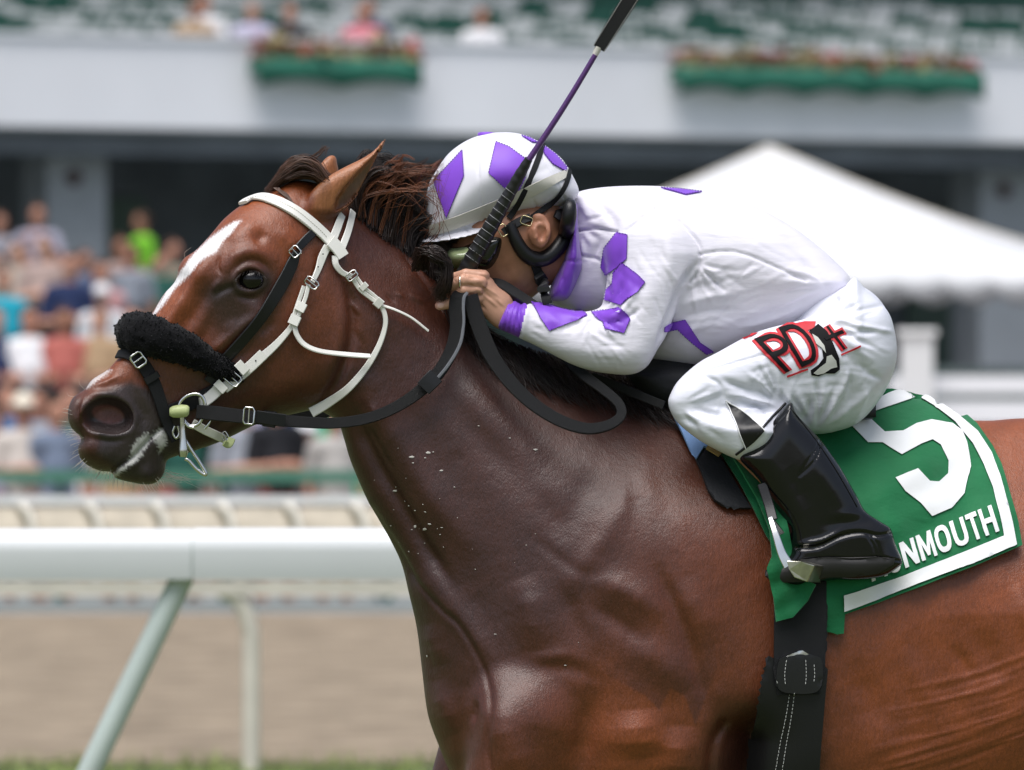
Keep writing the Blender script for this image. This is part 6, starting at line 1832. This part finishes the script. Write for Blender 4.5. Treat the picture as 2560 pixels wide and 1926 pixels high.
rein('rein_strap', r2_, [38, 41, 42, 41, 39, 36, 33, 31, 28, 24, 24, 26, 28, 28], [(.3, -.9, .1)] * 3 + [(.35, -.85, .3)] * 4 + [(0, -.9, .5)] * 7, .005, m=m_rein)
rein('rein_strap', [(1480, 940, -.11), (1535, 962, -.125), (1595, 988, -.14), (1660, 1014, -.155)], [18, 20, 22, 22], None, .004, m=m_rein)
rein('rein_strap', [(1180, 735, -.13), (1212, 716, -.125), (1245, 712, -.13), (1285, 735, -.135), (1330, 765, -.14), (1365, 790, -.15)], [24, 28, 30, 32, 32, 30], [(0, -.6, .8)] * 6, .012, m=m_black)   # far rein behind the hand
cf = lambda y: float(horse_mid(500)) / PPM * 2 - y
rein('rein_strap', [(480, 1030, cf(yb) - .0), (700, 1045, .02), (900, 1000, .02), (1060, 860, .0), (1160, 770, -.02)], [30, 30, 30, 30, 28])
free([(660, 1046), (690, 1050)], [.02, .02], 'keeper_loop', 40, m_black, reins, .004, 2)
ribbon('rein_billet', [W(640, 1042, -.302), W(680, 1048, -.293), W(712, 1052, -.285)], .021, .005, m_black, reins, 4)
l = W(622, 1040, yb - .018)
ring_buckle('rein_buckle', l, Vector((.0085, 0, -.001)), Vector((0.001, 0, .0135)), .0016, m_steel, reins)
rein('rein_joint', [(1058, 972, -.232), (1074, 956, -.231), (1090, 940, -.228)], [40, 42, 42], None, .007, 4, m_black)

# ------------------------------------------------------------------ whip
whip = empty('riding_whip', W(1160, 680, -.18), 'black and purple riding whip held upright in the jockey\'s fist', 'whip')
wd = lambda t: -.131 - .070 * t
def wpt(t): return W(1158 + (1322 - 1158) * t, 690 + (398 - 690) * t, wd(t) - .006)
Pg, Rg = [], []
for k in range(200):
    t = k / 199
    Pg.append(wpt(t)); base = np.interp(t, [0, .12, .55, .75, .86, 1], [.0135, .0145, .0118, .0098, .0095, .0068])
    Rg.append(base * (1 + .035 * math.sin(t * 2 * math.pi * 15)))
tube('grip', Pg, Rg, mat('taped_grip', (.013, .013, .014), .45, bump=[(120, .2, .002)]), whip, 14)
for k in range(11):     # pale edges of the spiral tape
    t = 0.14 + k * .058
    c = np.array(tuple(wpt(t))); r = float(np.interp(t, [0, .12, .55, .75, .86, 1], [.0135, .0145, .0118, .0098, .0095, .0068])) * 1.03
    ax = Vector(wpt(1) - wpt(0)).normalized(); s = ax.cross(Vector((0, 1, 0))).normalized()
    q = [Vector(c) + s * (r * math.sin(a)) + Vector((0, -1, 0)) * (r * math.cos(a)) + ax * (a * .0014) for a in np.linspace(-.9, 1.3, 9)]
    tube('tape_edge', q, .0005, mat('pale_tape_edge', (.30, .30, .31), .6), whip, 5)
Pp, Rp = [], []
for k in range(120):
    t = k / 119
    Pp.append(W(1318 + (1488 - 1318) * t + 4 * math.sin(math.pi * t), 406 + (138 - 406) * t, -.2055 - .004 * t)); Rp.append((.0052 - .0008 * t) * (1 + .05 * math.sin(t * 260)))
tube('shaft', Pp, Rp, mat('purple_wound_shaft', (.075, .022, .13), .45, bump=[(200, .3, .001)]), whip, 10)
tube('cream_ferrule', [W(1486, 141, -.206), W(1497, 118, -.207)], [.0046, .0062], m_elastic, whip, 10)
fa, fb = W(1497, 122, -.208), W(1612, -60, -.214)
fx = (fb - fa).normalized(); fs = fx.cross(Vector((0, 1, 0))).normalized()
ribbon('leather_flap', [fa, fa.lerp(fb, .12), fa.lerp(fb, .5), fb], [.021, .0225, .0255, .0265], .006, m_black, whip, 6)
for s in (-1, 1):
    q = [fa.lerp(fb, k / 40) + fs * s * (.0098 + .002 * k / 40) + Vector((0, -.0036, 0)) for k in range(41)]
    V, F = join_geo([tube_geo(np.array([tuple(q[k]), tuple(q[k] + (q[k + 1] - q[k]) * .6)]), np.full(2, .0004), 4) for k in range(40)])
    o = obj('stitching', V, F, m_stitch, whip); o['kind'] = 'stuff'

# ------------------------------------------------------------------ eyes, mane, forelock, whiskers
def sphere(name, c, r, m, parent, sc=(1, 1, 1), n=24):
    V, F = [], []
    for i in range(n + 1):
        a = math.pi * i / n
        for j in range(2 * n):
            b = math.pi * j / n
            V.append(c + Vector((r * sc[0] * math.sin(a) * math.cos(b), r * sc[1] * math.sin(a) * math.sin(b), r * sc[2] * math.cos(a))))
    for i in range(n):
        for j in range(2 * n):
            F.append((i * 2 * n + j, (i + 1) * 2 * n + j, (i + 1) * 2 * n + (j + 1) % (2 * n), i * 2 * n + (j + 1) % (2 * n)))
    return obj(name, V, F, m, parent)
m_eye = mat('wet_dark_eye', (0.004, 0.003, 0.003), 0.05, spec=0.45)
ms = float(horse_mid(628)) / PPM
le, _n = hit(horse_bvh, 586, 702); ee = le.y if le is not None else -.28
rim = np.mean([hit(horse_bvh, 628 + 42 * math.cos(a), 700 + 34 * math.sin(a))[0].y for a in np.linspace(0, 6.28, 12)])
eye_c = W(628, 700, rim + 0.0125)
eye = sphere('eye', eye_c, .0205, m_eye, horse, (1.08, .95, .92))
sphere('eye', Vector((eye_c.x + .01, 2 * ms - eye_c.y, eye_c.z)), .0205, m_eye, horse)

def lashes():
    S = []
    for k in range(46):
        a = math.pi * U(1.08, 1.86)
        x, y = 628 + 33 * math.cos(a), 702 + 26 * math.sin(a)
        l, n = hit(horse_bvh, x, y); yy = (l.y if l is not None else rim) - .002
        S.append([W(x, y, yy), W(x + 5 * math.cos(a) + g(0, 1), y + 3 + 2 * math.sin(a), yy - .008), W(x + 9 * math.cos(a) + g(0, 2), y + 9 + g(0, 2), yy - .013)])
    strands('eyelashes', S, m_mane, horse, .0004)

def strands(name, specs, m, parent, r0=.0007):
    """specs: lists of 3-D control points; every strand a thin tapering three-sided hair lock"""
    Vs, Fs = [], []
    base = 0
    for ctrl in specs:
        P = curve(np.array([tuple(p) for p in ctrl], float), 4, False)
        n = len(P)
        T = frames(P)
        r = r0 * random.uniform(.6, 1.5)
        up = np.array([random.gauss(0, 1), random.gauss(0, 1), random.gauss(0, 1)])
        a = np.cross(T, up); a /= np.linalg.norm(a, axis=1)[:, None] + 1e-9
        b = np.cross(T, a)
        tp = np.clip(1.15 - np.linspace(0, 1, n) ** 1.6, .12, 1)[:, None] * r
        ringv = np.stack([P + a * tp, P - a * tp * .5 + b * tp * .87, P - a * tp * .5 - b * tp * .87], 1)
        Vs.append(ringv.reshape(-1, 3))
        i = np.arange(n - 1)[:, None] * 3 + base
        f = np.concatenate([np.concatenate([i + k, i + (k + 1) % 3, i + (k + 1) % 3 + 3, i + k + 3], 1) for k in range(3)])
        Fs.append(f); base += 3 * n
    V = np.concatenate(Vs); F = np.concatenate(Fs)
    o = obj(name, V, F, m, parent); o['kind'] = 'stuff'
    return o
m_mane = mat('dark_mane_hair', (0.019, 0.010, 0.0075), 0.38, spec=0.5, noise=(14, 0.5))
m_manered = mat('reddish_mane_hair', (0.15, 0.05, 0.02), 0.42, spec=0.5, noise=(30, 0.5))
g = random.gauss
U = random.uniform
lashes()
def hm(x): return float(horse_mid(x)) / PPM
crest = curve(np.array([(878, 522), (914, 553), (957, 588), (1012, 626), (1066, 672), (1118, 735), (1180, 802), (1250, 848), (1350, 884), (1500, 924), (1620, 958)], float), 8, False)
def cpt(t):
    i = t * (len(crest) - 1); k = min(int(i), len(crest) - 2)
    return crest[k] + (crest[k + 1] - crest[k]) * (i - k)
def lock(S, ctrl, n, spread, tip=.35, dspread=.006):
    """a lock of n hairs along one shared path, loose at the root and drawn together towards the tip"""
    m = len(ctrl)
    for _ in range(n):
        ox, oy, od = g(0, spread), g(0, spread), g(0, dspread)
        L = U(.8, 1.0)
        P = []
        for i, (x, y, d) in enumerate(ctrl):
            t = i / (m - 1)
            k = 1 - (1 - tip) * t
            P.append(W(x + ox * k + g(0, spread * .12), y + oy * k + g(0, spread * .12), d + od * k))
        S.append(P)
S = []
# locks standing off the crest and blown back towards the rider
for k in range(150):
    t = U(0, .47); x, y = cpt(t); c = hm(x)
    L = U(.65, 1.0); d = c + U(-.012, .03)
    lift = U(80, 140) * L * (1.12 - (x - 880) / 480); sw = U(50, 130) * L
    dd = U(0, .04)
    lock(S, [(x, y + 8, d), (x + g(4, 5), y - lift * .5, d + dd * .4), (x + sw * .35, y - lift * .92, d + dd * .8), (x + sw * .8, y - lift * U(.9, 1.1), d + dd), (x + sw * 1.25, y - lift * U(.62, .95), d + dd)], 26, 7.5, .5)
# hair fallen to the far side, filling behind the crest
for k in range(110):
    x, y = cpt(U(.02, .5)); c = hm(x); d = c + U(.0, .03)
    dx = U(70, 130); up = U(20, 60)
    lock(S, [(x, y + 6, d), (x + dx * .2, y - up * .9, d + .02), (x + dx * .55, y - up, d + .05), (x + dx, y + U(-20, 70), d + .07)], 20, 9, .7)
mane = strands('mane', S, m_mane, horse, .0006)
S = []
for k in range(34):      # sunburnt wisps along the top
    x, y = cpt(U(.0, .30)); c = hm(x); d = c + U(-.02, .03)
    ty = U(402, 450); tx = U(985, 1120)
    lock(S, [(x, y, d), (x + g(14, 8), (y + ty) / 2, d), ((x + tx) / 2 + g(0, 8), ty + U(0, 32), d), (tx - 22, ty + g(4, 6), d - .01), (tx, ty + g(-8, 8), d + U(-.04, .02))], 11, 4, .5)
for k in range(26):      # stray hairs crossing the front of the cap
    x, y = cpt(U(.15, .42)); c = hm(x); d = c - .02
    S.append([W(x, y - U(40, 110), d), W(x + U(30, 60), y - U(70, 150), d - .02), W(U(1070, 1100), U(420, 560), -.155), W(U(1080, 1130), U(400, 590), -.165)])
strands('mane_wisps', S, m_manered, horse, .00048)
S = []
for k in range(520):     # dark lock curling down beside the hand
    a = U(0, 1); r = g(0, 7); dd = -.185 + g(0, .006)
    S.append([W(1034 + U(-6, 40), 640 + U(-8, 40), -.16), W(1062 + r + U(-8, 14), 622 + U(-6, 18), dd), W(1096 + r, 632 + U(-8, 22), dd - .004), W(1118 + r * .8, 668 + U(-10, 10), dd), W(1114 + r, 708 + U(-12, 12), dd), W(1098 + r * 1.6, 742 + U(-22, 16), dd + .012)])
for k in range(60):
    dd = -.19
    S.append([W(1075, 650, dd), W(1100 + g(0, 5), 640 + g(0, 5), dd - .004), W(1124 + g(0, 4), 662 + g(0, 5), dd - .006), W(1112 + g(0, 5), 684 + g(0, 4), dd - .004), W(1092 + g(0, 5), 680 + g(0, 5), dd)])
strands('mane_lock', S, m_mane, horse, .0007)
S = []
for k in range(1500):    # mane lying over the near side of the neck below the arm
    x, y = cpt(U(.46, 1.0))
    L = U(60, 150); dx = U(20, 90)
    pts = []
    for q, (ax, ay) in enumerate(((0, 6), (dx * .3, L * .35), (dx * .75, L * .7), (dx * 1.3, L * .9))):
        l, n = hit(horse_bvh, x + ax + g(0, 3), y + ay + 4)
        if l is None: l, n = W(x + ax, y + ay, hm(x) - .05), Vector((0, -1, 0))
        pts.append(l + n * U(.002, .012))
    S.append(pts)
strands('mane_fall', S, m_mane, horse, .0008)
S = []
for k in range(95):      # forelock swept back from the poll over the brow
    dd = hm(760) + g(-.008, .020); e = U(.6, 1.0); q = U(0, 1)
    P = [(815 + g(0, 8), 440 + q * 22), (788 + g(0, 5), 406 + q * 40), (748 + g(0, 5), 392 + q * 52), (712 + g(0, 4), 414 + q * 42), (688 + g(0, 4), 448 + q * 22), (668 + g(0, 4), 480 + U(-6, 6))]
    P = P[:max(4, int(round(6 * e)))]
    lock(S, [(a_, b_2, dd) for a_, b_2 in P], 15, 4.5, .5, .004)
for k in range(12):
    S.append([W(760, 410, hm(760)), W(790 + g(0, 6), 388 + g(0, 6), hm(760)), W(815 + g(0, 6), 372 + g(0, 6), hm(760)), W(800 + g(0, 14), 392, hm(760))])
for k in range(40):
    l0 = hit(horse_bvh, 700, 480)[0]
    S.append([W(690 + U(-8, 8), 470, l0.y - .004)] + [hit(horse_bvh, a + g(0, 2), b + g(0, 2))[0] + Vector((0, -.002, 0)) for a, b in ((712, 488), (735, 512), (756, 540))])
strands('forelock', S, mat('brown_forelock_hair', (0.075, 0.034, 0.019), .38, noise=(30, .5)), horse, .00075)
# whiskers on lips and chin
S = []
for k in range(70):
    i = U(0, 1)
    e = cur = curve(np.array([(175, 1020), (180, 1075), (203, 1096), (196, 1130), (226, 1168), (276, 1181), (300, 1198), (370, 1212), (405, 1190)], float), 6, False)
    x, y = e[int(i * (len(e) - 1))]
    cxy = np.array((300, 1080.)); v = np.array((x, y)) - cxy; v /= np.hypot(*v)
    L = U(12, 36); dd = hm(x) + g(0, .02)
    S.append([W(x - v[0] * 6, y - v[1] * 6, dd), W(x + v[0] * L * .5 + g(0, 2), y + v[1] * L * .5, dd), W(x + v[0] * L + g(0, 4), y + v[1] * L + U(0, 6), dd)])
for k in range(26):
    S.append([W(405 + g(0, 8), 1185 + g(0, 8), hm(400)), W(440 + g(0, 10), 1196 + g(0, 6), hm(400)), W(480 + g(0, 20), 1200 + g(0, 10), hm(400))])
S += [[W(212, 974, hm(212)), W(200, 962, hm(212)), W(197, 948, hm(212))], [W(186, 992, hm(190)), W(172, 990, hm(190)), W(166, 978, hm(190))], [W(462, 645, hm(462)), W(462, 632, hm(462)), W(474, 622, hm(462)), W(478, 618, hm(462))]]
strands('whiskers', S, mat('pale_whisker', (.5, .46, .40), .5), horse, .00028)
# tail, streaming behind
S = []
for k in range(500):
    dd = hm(3150) + g(0, .03)
    S.append([W(3130 + g(0, 8), 1230 + g(0, 10), dd), W(3260, 1200 + g(0, 20), dd), W(3420 + g(0, 20), 1330 + g(0, 40), dd), W(3560 + g(0, 60), 1600 + g(0, 90), dd + g(0, .03))])
strands('tail', S, m_mane, horse, .0012)

# flecks of turf thrown onto the chest and shoulder
V, F = [], []
m_fleck = mat('pale_dirt_fleck', (.55, .52, .48), .9)
for k in range(48):
    if k < 34: x, y = random.gauss(1030, 45) + (k % 4) * 14, random.gauss(1270, 75)
    else: x, y = U(900, 1500), U(1050, 1700)
    l, n = hit(horse_bvh, x, y)
    if l is None: continue
    s = len(V); r = U(.0004, .0011) * (2.3 if random.random() < .14 else 1); sx = U(.8, 3.0)
    t = n.cross(Vector((0, 0, 1))).normalized(); b = n.cross(t)
    a0 = U(0, 6)
    for q in range(6):
        a = a0 + q * math.pi / 3; rr = r * U(.5, 1.5)
        V.append(l + n * .0012 + t * rr * math.cos(a) * sx + b * rr * math.sin(a))
    V.append(l + n * .0024)
    F += [(s + q, s + (q + 1) % 6, s + 6) for q in range(6)]
o = obj('turf_flecks', V, F, m_fleck, horse); o['kind'] = 'stuff'
